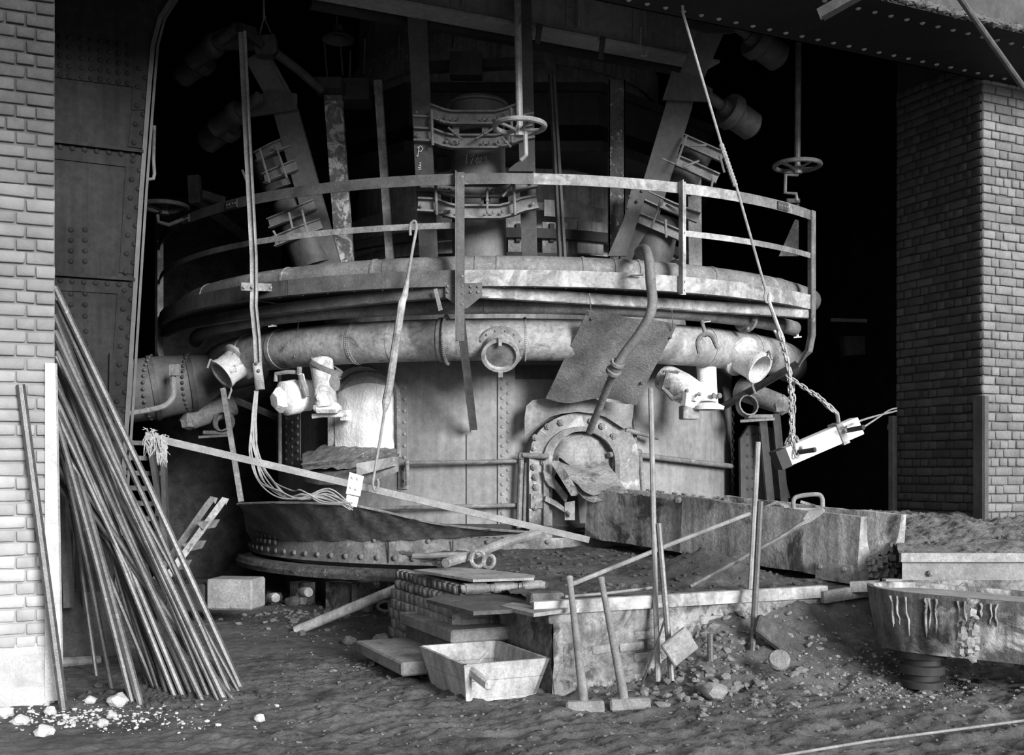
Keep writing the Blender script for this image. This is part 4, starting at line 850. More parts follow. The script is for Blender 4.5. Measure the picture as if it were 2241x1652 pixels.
t = incl('right inclined lifting frame with rollers and clamp bands', [(P(1560, 60, 11.9), P(1488, 225, 12.2), .27), (P(1488, 225, 12.2), P(1378, 590, 12.7), .29)],
    [(P(1525, 330, 12.8), P(1480, 410, 12.8), .2), (P(1440, 480, 12.8), P(1418, 590, 12.8), .26)],
    [(path((1462, 292, 12.4), (1520, 318, 12.4), (1582, 345, 12.4)), 0), (path((1452, 340, 12.4), (1510, 365, 12.4), (1570, 392, 12.4)), 0), (path((1415, 430, 12.5), (1470, 455, 12.5), (1528, 478, 12.5)), 0), (path((1398, 478, 12.5), (1450, 500, 12.5), (1492, 518, 12.5)), 0)],
    [([P(1494, 32, 11.8), P(1545, 38, 11.8), P(1618, 55, 11.8), P(1622, 65, 11.8), P(1600, 72, 11.8), P(1545, 72, 11.8), P(1500, 58, 11.8)], .03), ([P(1470, 155, 12.05), P(1520, 168, 12.05), P(1560, 195, 12.05), P(1558, 222, 12.05), P(1450, 218, 12.05)], .03)],
    [(P(1640, 78, 11.9), .2), (P(1582, 233, 12.2), .2)], 1)
tee(t, ((1503, 295, 1480, 360), (1510, 318, 1546, 318), (1495, 365, 1530, 352), (1575, 340, 1585, 378), (1447, 436, 1425, 500), (1457, 448, 1480, 462), (1456, 480, 1458, 520), (1560, 392, 1555, 420)), 12.2)
mb = MB(); mb.prism([P(1385, 400, 12.3), P(1420, 405, 12.3), P(1400, 470, 12.35), P(1370, 560, 12.4), P(1330, 560, 12.4), P(1365, 480, 12.35)], V((0, .03, 0))); so = mb.build('foot_plate', STEEL, t); rivets(so, [P(x, y, 12.3) for x, y in ((1385, 410), (1405, 418), (1378, 430), (1395, 440), (1372, 455))], V((0, -1, 0)), .02, STEEL)
# cable post with its sleeve and bracket
cp_ = thing('cable_post', P(567, 855, 12.05), 'tall pale angle iron post carrying cables at the left of the walkway', 'post')
mb = MB(); q = path((530, 70, 11.7), (541, 300, 11.85), (555, 560, 12.0), (556, 640, 12.0), (555, 670, 12.0), (562, 740, 12.0), (566, 820, 12.0))
mb.sweep(rect(-.04, .04, -.008, .008), q, up=V((0, -1, 0))); mb.sweep(rect(-.045, -.03, .0, .06), q, up=V((0, -1, 0))); mb.build('angle_bar', M('pale angle bar', .34, .7, .35, 4, .2, 50, spot=.2, sscale=8), cp_)
mb = MB(); mb.tube(path((562, 795, 11.95), (569, 853, 11.95)), .055, 14); mb.build('sleeve', LIMEP, cp_); rivets(cp_, path((566, 811, 11.88), (561, 795, 11.88)), V((0, -1, 0)), .02, DUST)
mb = MB(); mb.bar(P(527, 627, 11.9), P(610, 630, 12.2), .03, .085); so = mb.build('bracket_bar', DUST, cp_); rivets(so, path((534, 628, 11.88), (552, 628, 11.94), (592, 629, 12.1)), V((0, -1, 0)), .02, DUST)
# cables out of the sleeve
cbt = thing('cable_bundle', P(768, 1110, 10.9), 'bundle of loose cables drooping from the post to the hanging bar', 'cable')
for k in range(9):
    j = lambda a: random.uniform(-a, a)
    q = smooth_path([P(561+j(4), 855, 11.95), P(557+j(4), 900+j(5), 11.9), P(553+k*1.6-6+j(3), 950, 11.8), P(558+k*2-6+j(5), 1000, 11.7), P(580+k*3.5-10+j(6), 1050+j(6), 11.5), P(618+k*4-10, 1082+j(9), 11.3), P(665+j(8), 1095-k*2.2+j(7), 11.1), P(715+j(8), 1086+(k-4)*4+j(5), 11.0), P(768+j(5), 1108+j(8), 10.85)], 5)
    mb = MB(); mb.tube(q, .0085, 5); mb.build('cable', WIREM, cbt, smooth=1.2)
# ---------------- handwheels
def handwheel(px, py, Y, r, rod_top, label, crank, mat=PIPE, foot=True):
    t = thing('handwheel', P(px, py+60, Y), label, 'handwheel'); c = P(px, py, Y)
    mb = MB(); mb.tube([c+V((math.cos(i*math.pi/18)*r, math.sin(i*math.pi/18)*r, 0)) for i in range(36)], .028, 8, closed=True); mb.build('wheel_rim', mat, t)
    for k in range(4):
        a = k*math.pi/2+.5; mb = MB(); mb.tube([c+V((math.cos(a)*r, math.sin(a)*r, 0)), c+V((math.cos(a)*r*.5, math.sin(a)*r*.5, -.02)), c+V((0, 0, -.06))], [.018, .016, .025], 6); mb.build('spoke', mat, t)
    mb = MB(); mb.lathe([(0, .0), (.05, .0), (.055, -.1), (0, -.1)], c, Z, 10); mb.build('hub', mat, t)
    if rod_top: mb = MB(); mb.tube([c, rod_top], .036, 10); mb.build('spindle', mat, t)
    if crank: mb = MB(); mb.tube(crank, .024, 8); mb.build('crank_link', mat, t)
    return t
t = handwheel(1137, 276, 10.9, .25, P(1132, -20, 10.9), 'pale handwheel on a long spindle in front of the chalked pipe', path((1137, 285, 10.9), (1150, 290, 10.88), (1151, 340, 10.88), (1140, 350, 10.9)), M('worn wheel steel', .26, .5, .4, 8, .15, 60, .1, spot=.12, sscale=9, spec=.6))
mb = MB(); p = C(WR, PHI(1140, WR), rz+.07); mb.prism([p+V((-.13, -.03, 0)), p+V((.13, -.03, 0)), p+V((.12, -.03, .03)), p+V((.06, -.03, .08)), p+V((.03, -.03, .1)), p+V((-.03, -.03, .1)), p+V((-.06, -.03, .08)), p+V((-.12, -.03, .03))], V((0, .08, 0))); mb.tube([p+V((0, 0, .08)), p+V((0, 0, .13))], .03, 10); mb.build('bearing_stand', STEELM, t)
t = handwheel(1745, 362, 13.0, .265, P(1748, 60, 13.0), 'dark handwheel on a thin spindle above the right end of the railing', path((1745, 372, 13.0), (1745, 383, 13.0), (1719, 383, 13.0), (1718, 422, 13.0), (1742, 424, 13.0), (1744, 440, 13.0)), M('dark wheel steel', .16, .5, .4, 8, .15, 60, .1, spec=.6))
mb = MB(); mb.box(P(1734, 441, 13.2), (.16, .1, .05)); mb.tube(path((1722, 445, 13.2), (1724, 458, 13.2)), .02, 6); mb.tube(path((1745, 445, 13.2), (1747, 462, 13.2)), .02, 6); mb.build('bearing_stand', STEELM, t)
handwheel(360, 452, 13.3, .27, None, 'large dark handwheel beside the riveted column', path((345, 470, 13.2), (347, 486, 13.2), (370, 492, 13.2), (400, 480, 13.2)), STEEL)
# hanging lamp and cord
lt = thing('pendant_lamp', P(740, 95, 12.0), 'enamel pendant lamp hanging high at the left', 'lamp')
mb = MB(); mb.lathe([(.02, .14), (.045, .12), (.05, .06), (.07, .05), (.17, -.02), (.175, -.04), (.165, -.03), (.06, .03)], P(740, 80, 12.0), Z, 24); mb.build('lamp_shade', ENAMEL, lt)
mb = MB(); mb.tube(path((738, -30, 12.0), (737, 50, 12.0), (740, 66, 12.0)), .008, 6); mb.build('lamp_cord', STEEL, lt)
mb = MB(); mb.tube(path((576, -30, 11.9), (578, 38, 11.9)), .012, 6); mb.tube(path((578, 38, 11.9), (568, 75, 11.9)), .008, 6); mb.tube(path((578, 38, 11.9), (593, 72, 11.9)), .008, 6); mb.ball(P(578, 38, 11.9), .022, 6)
solo('sling_rope', mb, DUST, 'thin rope sling holding the left lifting frame', 'rope')
mb = MB(); mb.tube(path((1403, 60, 11.6), (1401, 110, 11.6), (1409, 122, 11.6), (1419, 112, 11.6)), .008, 5); mb.lathe([(0, 0), (.04, -.015)], P(1410, 118, 11.6), Z, 8); solo('wire_hanger', mb, BARL, 'small wire hanger under the grey girder', 'wire')
# dim things behind the left railing
mb = MB(); mb.bar(P(425, 385, 15.0), P(428, 445, 15.0), .16, .1, up=V((0, 1, 0))); mb.bar(P(440, 425, 15.0), P(490, 440, 15.2), .1, .1); mb.bar(P(428, 436, 15.0), V((-4.2, 18.1, P(428, 436, 15.0).z)), .1, .1); solo('bracket_stub', mb, DUST, 'pale bracket stub in the gloom above the left railing', 'bracket')
mb = MB(); mb.bar(P(1818, 700, 16.5), P(1897, 702, 16.5), .04, .05); solo('shelf_bar', mb, DUST, 'faint level bar in the darkness right of the walkway', 'bar')
mb = MB(); mb.prism([P(1845, 735, 16.8), P(1893, 735, 16.8), P(1893, 775, 16.8), P(1850, 778, 16.8)], V((0, .2, 0))); solo('switch_box', mb, STEEL, 'dim box in the darkness right of the walkway', 'box')
mb = MB(); mb.prism([P(1740, 480, 14.4), P(1748, 482, 14.4), P(1748, 560, 14.4), P(1705, 560, 14.4)], V((0, .05, 0))); solo('gusset_fin', mb, DUST, 'pale triangular fin behind the right railing', 'plate')
# ================================================================== tapping platform
K2 = PF(1210, HY); K2.z = 0
def K(a, b, z): return K2+A*a+B*b+Z*z
def ptop(a, b):
    p = K(a, b, 0); h = .645+.045*b+.03*noise.noise(p*3.1)+.02*noise.noise(p*8)+.012*(1-2*abs(noise.noise(p*15)))
    hx = P(1545, 1230, 10.2); d = math.hypot((p.x-hx.x)/.85, (p.y-hx.y)/.55)
    h += .30*max(0, 1-d)**1.3+.05*max(0, 1-d)*noise.noise(V((a*8, b*3, 2)))
    return h
pf = thing('tapping_platform', K(1, .5, 0), 'crumbling rendered brick platform in front of the tap hole', 'platform')
na, nb = 150, 110; gg = [K(.03+4.1*i/na, .03+3.7*j/nb, ptop(.03+4.1*i/na, .03+3.7*j/nb)) for i in range(na+1) for j in range(nb+1)]
mb = MB(); mb.add(gg, [(i*(nb+1)+j, (i+1)*(nb+1)+j, (i+1)*(nb+1)+j+1, i*(nb+1)+j+1) for i in range(na) for j in range(nb)]); o = mb.build('sand_bed', SAND, pf, smooth=1.5); o['label'] = 'dark sand heaped on the platform'
def rough_wall(o0, d, L, h, n, amp, k=40, m=14, seed=0):
    mb = MB(); g = []
    for i in range(k+1):
        for j in range(m+1):
            p = o0+d*(L*i/k)+Z*(h*j/m); g.append(p+n*(amp*noise.noise(p*3.3+V((seed, 0, 0)))+amp*.5*noise.noise(p*11)))
    return mb.add(g, [(i*(m+1)+j, (i+1)*(m+1)+j, (i+1)*(m+1)+j+1, i*(m+1)+j+1) for i in range(k) for j in range(m)])
mb = MB(); mb.prism([K(.05, .05, -.1), K(4.1, .05, -.1), K(4.1, 3.7, -.1), K(.05, 3.7, -.1)], Z*.74); mb.build('platform_core', PLAST, pf)
rough_wall(K(0, .0, -.08), A, 4.1, .73, N, .03).build('front_render', PLAST, pf, smooth=1.5)
rough_wall(K(0, .0, -.08), B, 1.1, .73, -A, .03, 16).build('side_render', PLAST, pf, smooth=1.5)
ms = [brick_mesh('brick', STONE) for _ in range(4)]
for r_ in range(7):
    for c_ in range(8):
        if random.random() < (.15 if c_ < 3 else .5):
            piece(random.choice(ms), 'brick', pf, K(.08+.25*c_+(.12 if r_ % 2 else 0), .028, .06+.085*r_), R=RB@Matrix.Rotation(random.uniform(-.04, .04), 3, 'Y'), sc=(.215, .07, .066))
# stepped brick corner block
sb = thing('step_block', K(-.2, 1.5, 0), 'worn brick block with rounded edges at the head of the steps', 'block')
mb = MB(); mb.prism([K(-.32, 1.08, -.05), K(.5, 1.08, -.05), K(.5, 2.7, -.05), K(-.32, 2.7, -.05)], Z*.78); mb.build('block_core', SAND, sb)
bmz = []
for _ in range(4):
    bm = bmesh.new(); bmesh.ops.create_cube(bm, size=1); bmesh.ops.bevel(bm, geom=bm.edges[:], offset=.13, segments=2, affect='EDGES')
    for v in bm.verts: v.co *= random.uniform(.95, 1.04)
    me = bpy.data.meshes.new('brick'); bm.to_mesh(me); bm.free(); me.materials.append(STONE); me.shade_smooth(); bmz.append(me)
for r_ in range(8):
    off = .0 if r_ < 5 else .02*(r_-4)
    for c_ in range(13): piece(random.choice(bmz if r_ > 5 else ms), 'brick', sb, K(-.33+off+random.uniform(-.01, .01), 1.13+.125*c_+(.06 if r_ % 2 else 0), .05+.092*r_), R=RA, sc=(.124, .12, .091))
for c_ in range(3): piece(random.choice(bmz), 'brick', sb, K(-.2+.26*c_, 1.06, .05+.092*7+.02), R=RB, sc=(.25, .11, .084))
for r_ in range(6):
    for c_ in range(3): piece(random.choice(ms), 'brick', sb, K(-.2+.26*c_, 1.08, .05+.092*(r_+1)), R=RB, sc=(.25, .09, .084))
def slab(name, pts, th_, mat, label, cat):
    mb = MB(); mb.prism(pts, Z*-th_); bm = mb.mesh('tmp'); bpy.data.meshes.remove(bm); return solo(name, mb, mat, label, cat, smooth=.3)
def kslab(name, a0, a1, b0, b1, z, th_, mat, label, cat, jit=.0):
    mb = MB(); c = K((a0+a1)/2, (b0+b1)/2, z-th_/2); mb.box(c, (a1-a0, b1-b0, th_), RB, .015); return solo(name, mb, mat, label, cat, smooth=.3)
kslab('stone_step', -.95, -.3, .75, 2.0, .19, .11, STONE, 'lowest stone slab step left of the wooden box', 'step')
kslab('stone_step', -.52, .03, .78, 2.05, .415, .11, STONE, 'middle stone slab step above the wooden box', 'step')
kslab('step_riser', -.48, .03, .84, 2.0, .305, .30, M('dark riser', .12, .95, .4, 4, .5, 30), 'dark masonry riser under the middle stone step', 'riser')
slab('cover_plate', [G(905, 1246, .80), G(1010, 1240, .80), G(1170, 1258, .80), G(1168, 1264, .80), G(1035, 1268, .80)], .022, STONE, 'thin plate lying on top of the worn brick block', 'plate')
slab('cover_plate', [G(932, 1311, .655), G(1010, 1288, .655), G(1160, 1300, .655), G(1175, 1330, .655), G(1036, 1338, .655)], .03, SAND, 'thin dusty plate below the worn brick block', 'plate')
slab('cover_plate', [G(1094, 1325, .66), G(1120, 1318, .66), G(1245, 1324, .66), G(1243, 1332, .66), G(1168, 1342, .66)], .028, STONE, 'thin plate at the left front corner of the platform', 'plate')
mb = MB(); mb.box(P(1193, 1312, 8.55), (.27, .16, .115), Matrix.Rotation(.25, 3, 'Z'), .015); solo('rough_block', mb, M('rough block', .13, .95, .4, 5, .6, 30), 'rough dark block standing on the front corner plate', 'block')
mb = rough_wall(K(-.4, 1.05, .36), A, .42, .27, N, .06, 14, 10, 3); solo('mortar_fill', mb, PLAST, 'slumped mortar lump above the middle stone step', 'mortar', smooth=1.5)
# front edge beam
eb = thing('edge_beam', PF(1500, 1310), 'pale steel beam along the front edge of the platform', 'beam')
mb = MB(); a, b = K(-.18, -.03, .665), K(2.62, -.03, .665); mb.sweep([(-.012, -.05), (.012, -.05), (.012, .05), (-.06, .05), (-.06, .036), (-.012, .036)], [a, b]); mb.build('beam_web', LIMEP, eb)
mb = MB(); a, b = K(2.55, -.05, .62), K(3.1, -.05, .66); mb.bar(a, b, .05, .10); mb.build('beam_end', STONE, eb)
# ---------------- iron trough
E0, E1 = V((.84, 12.6, .94)), V((3.13, 9.9, .70)); td = (E1-E0).normalized(); tr_ = V((.763, .647, 0))
def uprof(w_, h, th_, fl=.15):
    inner = [(th_+(w_-2*th_)*(.5+.5*math.cos(t)), fl+(h-fl)*(1-math.sin(t))**1.15) for t in [math.pi*i/12 for i in range(13)]]
    return [(-a_, b_) for a_, b_ in [(0, 0), (w_, 0), (w_, h)]+inner+[(0, h)]]
def trough(name, s0, s1_, off, w_, h, label, n=24, amp=.018):
    mb = MB(); pr = uprof(w_, h, .10); pts = [E0.lerp(E1, s0+(s1_-s0)*i/n)-tr_*off for i in range(n+1)]
    mb.sweep(pr, pts)
    for v in mb.v: d = amp*noise.noise(v*7)+amp*.6*noise.noise(v*19); v += V((-tr_.x*d, -tr_.y*d, d*.8))
    t = thing(name, pts[0], label, 'trough'); mb.build('trough_casting', TROUGH, t, smooth=.9); return t
t = trough('runner_trough', .0, .42, 0, .72, .54, 'rear length of the iron runner trough below the tap hole')
mb = MB(); mb.ball(E0.lerp(E1, .405)-tr_*.04+Z*.55, .05, 8, (1, 1, .8)); mb.build('lifting_lug', DUST, t)
mb = MB(); mb.prism([P(1236, 1100, 12.2), P(1258, 1096, 12.2), P(1258, 1138, 12.2), P(1236, 1138, 12.2)], V((0, .1, 0))); mb.tube(path((1244, 1120, 12.18), (1250, 1126, 12.15)), .03, 8); mb.build('end_lug', LIMEP, t)
t = trough('runner_trough', .41, 1.0, .03, .78, .585, 'front length of the iron runner trough ending above the ladle')
def TW(px, py, d=.0): return PL(px, py, E1-tr_*(.03+d), -tr_)
mb = MB(); mb.prism([TW(1786, 1231, .03), TW(1862, 1237, .03), TW(1862, 1278, .03), TW(1784, 1266, .03)], tr_*.04); so = mb.build('side_plate', TROUGH, t); bolts(so, [TW(1795, 1240, .035), TW(1848, 1246, .035)], -tr_, .03, DUST)
mb = MB(); ep = E1+td*.005; mb.prism([ep+tr_*.40+Z*.02, ep+tr_*.58+Z*.03, ep+tr_*.60+Z*.14, ep+tr_*.5+Z*.26, ep+tr_*.42+Z*.2], td*.006); mb.build('hole_shade_patch', M('dark hole patch', .02, .9, .3, 8, .5, 40), t)  # flat dark patch painted in for the shade inside a broken hole
mb = MB()
for k in range(90): q = ep+tr_*random.uniform(.1, .68)+Z*random.uniform(.0, .2)+td*random.uniform(-.02, .03); mb.ball(q, random.uniform(.015, .05), 6, (1, 1, 1), .3)
o = mb.build('slag_crust', TROUGH, t); o['kind'] = 'stuff'
mb = MB()
for k in range(160): q = E0.lerp(E1, random.uniform(.02, .98))+Z*.555+tr_*random.choice((.03, .05, .68, .7)); mb.ball(q, random.uniform(.008, .022), 5, (1.5, 1.5, .8), .3)
o = mb.build('rim_crust', STONE, t); o['kind'] = 'stuff'
# gate handle and bails
gt = thing('runner_gate', P(1765, 1118, 10.4), 'gate plate with a thick looped handle standing in the trough', 'gate')
mb = MB(); mb.tube(smooth_path(path((1737, 1112, 10.4), (1736, 1098, 10.4), (1742, 1088, 10.4), (1765, 1083, 10.38), (1790, 1082, 10.36), (1799, 1090, 10.35), (1800, 1108, 10.35)), 4), .022, 10); mb.build('loop_handle', BARL, gt)
mb = MB(); mb.box(P(1762, 1118, 10.5), (.36, .2, .06), Matrix.Rotation(-.3, 3, 'Z'), .02); mb.tube(path((1752, 1098, 10.5), (1785, 1108, 10.45)), .016, 6); mb.build('gate_plate', TROUGH, gt)
mb = MB(); mb.tube(path((1655, 1118, 10.9), (1700, 1099, 10.9), (1716, 1108, 10.88), (1718, 1122, 10.85)), .014, 6); mb.ball(P(1705, 1112, 11.0), .09, 10, (1.2, 1, .7)); solo('bail_loop', mb, DUST, 'small bent bail loop on the trough left of the gate', 'loop')
# ---------------- right casting bed and ladle
cbx = thing('casting_bed', V((4.5, 9.3, 0)), 'concrete edged sand bed at the right', 'bed')
poly = [V((3.29, 9.25, 0)), V((8.5, 9.25, 0)), V((8.5, 13.4, 0)), V((4.3, 13.4, 0)), V((3.72, 10.45, 0))]
mb = MB(); mb.prism([q+Z*-.1 for q in poly], Z*1.06); mb.build('bed_wall', CONC, cbx)
rough_wall(V((3.29, 9.235, 0)), V((1, 0, 0)), 5, .78, V((0, -1, 0)), .035, 120, 24, 5).build('bed_render', PLAST, cbx, smooth=1.5)
mb = MB(); mb.bar(V((3.27, 9.235, .97)), V((4.62, 9.235, .97)), .05, .075); mb.bar(V((4.64, 9.235, .975)), V((8.4, 9.235, .975)), .05, .06); mb.build('edge_angle', STONE, cbx)
bolts(cbx, [V((3.52, 9.24, .835)), V((4.5, 9.24, .80))], V((0, -1, 0)), .03, DUST)
mb = MB(); g = []; na, nb = 160, 110
for i in range(na+1):
    for j in range(nb+1):
        t_ = j/nb; xl = 3.29+(.9*t_ if True else 0); x = xl+(8.4-xl)*i/na; y = 9.26+3.6*t_; p = V((x, y, 0)); g.append(V((x, y, .985+.20*sst(.1, .85, t_)+(.06*noise.noise(p*2.3)+.045*noise.noise(p*6)+.035*(1-2*abs(noise.noise(p*11)))+.02*noise.noise(p*19))*sst(0, .1, t_))))
mb.add(g, [(i*(nb+1)+j, (i+1)*(nb+1)+j, (i+1)*(nb+1)+j+1, i*(nb+1)+j+1) for i in range(na) for j in range(nb)]); mb.build('bed_sand', SANDL, cbx, smooth=1.5)
mb = MB(); mb.bar(P(1935, 1280, 9.3), P(1970, 1279, 9.3), .1, .1); mb.bar(P(1862, 1284, 9.5), P(1925, 1281, 9.4), .08, .09); solo('spout_stone', mb, STONE, 'small pale stones below the open end of the trough', 'stone')
ld = thing('swing_launder', V((3.6, 8.5, 0)), 'round ended cast launder with lime drips standing at the right edge', 'launder')
lc = V((3.30, 8.70, 0)); ldx = V((.93, -.37, 0)).normalized(); ldy = V((-ldx.y, ldx.x, 0))
def lout(k, z, w_=.46, L=2.6, ins=0):
    q = [(L, w_*k)]+[(L*(1-i/8), w_*k) for i in range(1, 8)]+[(-w_*k*math.sin(math.pi*i/14), w_*k*math.cos(math.pi*i/14)) for i in range(15)]+[(L*i/8, -w_*k) for i in range(1, 9)]
    return [lc+ldx*(a_)+ldy*b_+Z*(z-.05*a_) for a_, b_ in q]
rows = [lout(.82, .30), lout(.88, .42), lout(.95, .58), lout(1.0, .74), lout(1.0, .765), lout(.9, .765), lout(.82, .6), lout(.7, .42)]; m = len(rows[0]); mb = MB(); vs_ = [q for r_ in rows for q in r_]
for q in vs_[:4*m]: d = .012*noise.noise(q*9)+.008*noise.noise(q*25); q += ldy*0+(q-lc).normalized()*d
mb.add(vs_, [(i*m+j, i*m+j+1, (i+1)*m+j+1, (i+1)*m+j) for i in range(len(rows)-1) for j in range(m-1)]+[tuple(range(m)), tuple((len(rows)-1)*m+j for j in range(m))][:2])
mb.build('launder_body', LADLE, ld, smooth=1.0)
mb = MB(); fi = [q+Z*.03*noise.noise(q*5) for q in lout(.86, .73)]; fm = lc+ldx*1.1+Z*.74
mb.add(fi+[lc+ldx*(q-lc).dot(ldx)+Z*(.74-.05*max(0, (q-lc).dot(ldx))) for q in fi], [(i, i+1, m+i+1, m+i) for i in range(m-1)]); mb.build('slag_fill', CONC, ld, smooth=1.5)
random.seed(21); mb = MB()
for k in range(34):
    a_ = random.uniform(-.3, 1.9); zt = .74-.05*max(0, a_); ln = random.uniform(.08, .36); w_ = .46
    def pt(z):
        kk = .82+(z+.05*max(0, a_)-.30)/(.44)*.18; 
        if a_ < 0: return lc+ldx*(a_*kk)+ldy*(-math.sqrt(max(0, (w_*kk)**2-(a_*kk)**2))-.012)+Z*z
        return lc+ldx*a_+ldy*(-w_*kk-.012)+Z*z
    mb.tube([pt(zt-ln*i/5)+ldx*random.uniform(-.008, .008) for i in range(6)], [random.uniform(.005, .012) for _ in range(5)]+[.003], 5)
o = mb.build('lime_drip', LIMEP, ld); o['kind'] = 'stuff'
mb = MB(); c = P(2118, 1390, 8.05)
for k in range(26): mb.ball(c+V((random.uniform(-.07, .07), random.uniform(-.02, .04), random.uniform(-.18, .16))), random.uniform(.02, .05), 6, (1, .7, 1), .3)
o = mb.build('slag_scab', CLAY, ld); o['label'] = 'pale crusted slag scab'
mb = MB(); c = P(2018, 1480, 8.55); c.z = .02; mb.lathe([(.1, .0), (.16, .0), (.16, .05), (.13, .06), (.13, .10), (.17, .11), (.17, .17), (.14, .18), (.14, .22), (.18, .23), (.2, .33), (0, .33)], c, Z, 24); mb.build('pivot_stand', STEELM, ld)
# ---------------- wooden box
bx_ = thing('wooden_mortar_box', V((-.1, 8.3, 0)), 'flared wooden mortar box with a handle in front of the steps', 'box')
bz_ = lambda a_, b_, z: V((-.345, 7.85, 0))+A*a_+B*b_+Z*z
W_, L_, H_ = .69, .96, .30; ins = .075
def wall4(a0, b0, a1, b1, nrm, nm):
    for z0, z1 in ((.0, .165), (.168, H_)):
        f0, f1 = ins*(1-z0/H_), ins*(1-z1/H_); ca, cb2 = W_/2, L_/2
        def s_(a_, b_, f): return (a_+(f if a_ < ca else -f), b_+(f*1.3 if b_ < cb2 else -f*1.3))
        q = [s_(a0, b0, f0)+(z0+.01,), s_(a1, b1, f0)+(z0+.01,), s_(a1, b1, f1)+(z1+.01,), s_(a0, b0, f1)+(z1+.01,)]
        mb = MB(); mb.prism([bz_(*v) for v in q], nrm*.028); mb.build(nm, WOOD, bx_, smooth=.2)
wall4(0, 0, W_, 0, B, 'front_board'); wall4(0, L_, W_, L_, -B, 'rear_board'); wall4(0, 0, 0, L_, A, 'side_board'); wall4(W_, 0, W_, L_, -A, 'side_board')
mb = MB(); mb.prism([bz_(ins, ins, .02), bz_(W_-ins, ins, .02), bz_(W_-ins, L_-ins, .02), bz_(ins, L_-ins, .02)], Z*.02); mb.build('bottom_board', WOOD, bx_)
mb = MB(); a = bz_(.055, .10, .275); b = bz_(.085, -.26, .20); mb.bar(a, b, .05, .075, bev=.015); mb.build('handle', WOOD, bx_)
mb = MB(); mb.bar(bz_(.06, .045, .01), bz_(.02, -.012, .30), .05, .02, up=N); mb.build('corner_batten', WOOD, bx_)
mb = MB(); mb.tube([bz_(.1, .18, .2), bz_(.42, .55, .285)], .012, 6); solo('stirring_stick', mb, WOOD, 'thin stick resting inside the wooden box', 'stick')
# ---------------- sledgehammers
def sledge(hx0, hx1, hy, top, btm, label):
    c = G((hx0+hx1)/2, hy+14, .02); c.z = .05; t = thing('sledgehammer', V((c.x, c.y, .0)), label, 'hammer')
    wd = (hx1-hx0)/F*c.y; mb = MB(); mb.box(c, (wd, .085, .088), Matrix.Rotation(.04, 3, 'Z')@Matrix.Rotation(-.03, 3, 'Y'), .014); mb.build('hammer_head', M('hammer steel', .2, .7, .35, 8, .25, 50), t)
    b = P(*btm, c.y); tp_ = P(*top, 8.31); q = [b+V((0, 0, -.03)), b.lerp(tp_, .1), b.lerp(tp_, .4), b.lerp(tp_, .8), b.lerp(tp_, .95), tp_]
    mb = MB(); mb.tube(q, [.035, .034, .029, .023, .024, .030], 12); mb.build('handle', HANDLE, t)
sledge(1238, 1322, 1542, (1246, 1264), (1278, 1536), 'left sledgehammer leaning on the platform')
sledge(1334, 1423, 1536, (1315, 1266), (1366, 1526), 'right sledgehammer leaning on the platform')
# ---------------- long bars against the platform
def bar_thing(pts, r, label, mat=BAR, name='steel_bar', cat='bar', group=None, n=8):
    mb = MB(); mb.tube(pts, r, n); return solo(name, mb, mat, label, cat, group)
bar_thing([P(1440, 1492, 8.45), P(1433, 1250, 8.72), P(1424, 850, 9.1)], .022, 'tallest upright bar leaning on the middle of the platform', BARL)
bar_thing([P(1470, 1490, 8.4), P(1457, 1330, 8.52), P(1441, 1146, 8.68)], .024, 'shorter bar leaning right beside the tallest upright bar', BAR)
bar_thing([P(1636, 1382, 9.05), P(1645, 1240, 9.3), P(1659, 968, 9.55)], .024, 'pale tall bar leaning near the right end of the platform', BARL)
bar_thing([P(1645, 1440, 8.72), P(1655, 1270, 8.9), P(1664, 1098, 9.1)], .026, 'shorter bar in front of the pale tall bar at the right', BAR)
bar_thing([P(1555, 1446, 8.55), P(1554, 1386, 8.55)], .024, 'short iron stake sticking out of the heap', BAR, 'iron_stake', 'stake')
bar_thing([P(1238, 1284, 8.75), P(1480, 1186, 9.7), P(1640, 1124, 10.4)], .02, 'long bar lying slantwise from the platform edge up to the trough', BARL)
mb = MB(); mb.tube([P(1510, 1284, 9.15), P(1640, 1213, 9.6), P(1705, 1178, 9.85), P(1760, 1142, 10.0)], [.016, .02, .022, .026], 8); sv = thing('long_shovel', P(1510, 1284, 9.15), 'long handled shovel propped on the trough', 'shovel'); mb.build('shaft', BAR, sv)
mb = MB(); mb.prism([P(1752, 1150, 9.95), P(1770, 1124, 10.05), P(1796, 1113, 10.1), P(1803, 1122, 10.0), P(1775, 1142, 9.95)], V((0, .02, .02))); mb.build('blade', STONE, sv)
bar_thing([P(1236, 1306, 8.45), P(1330, 1298, 8.6), P(1428, 1286, 8.85)], .012, 'thin rod lying along the platform edge', BARL)
bar_thing([P(1400, 1512, 8.1), P(1436, 1412, 8.35), P(1455, 1355, 8.5)], .008, 'thin wire rod leaning behind the upright bars', STEELM)
bar_thing([P(648, 1380, 11.6), P(885, 1282, 11.3)], .055, 'thick pole lying from the floor up to the worn brick block', WOOD, 'wooden_pole', 'pole', n=12)
bar_thing([P(905, 1217, 11.2), P(990, 1214, 11.0), P(1045, 1214, 11.0)], .03, 'short pale bar poking out over the worn brick block', BARL)
bar_thing([P(975, 1232, 9.9), P(1040, 1212, 10.3), P(1110, 1185, 10.8), P(1178, 1166, 11.2)], .045, 'thick crusted bar lying across the head of the steps', STONE)
mb = MB(); c = P(1046, 1222, 10.1)
for r_, ax_, o_ in ((.075, V((.6, -.8, .1)), V((0, 0, .0))), (.06, V((-.5, -.8, .3)), V((.1, 0, -.03)))):
    e1 = ax_.orthogonal().normalized(); e2 = ax_.normalized().cross(e1); mb.tube([c+o_+(e1*math.cos(i*math.pi/8)+e2*math.sin(i*math.pi/8))*r_ for i in range(16)], .02, 6, closed=True)
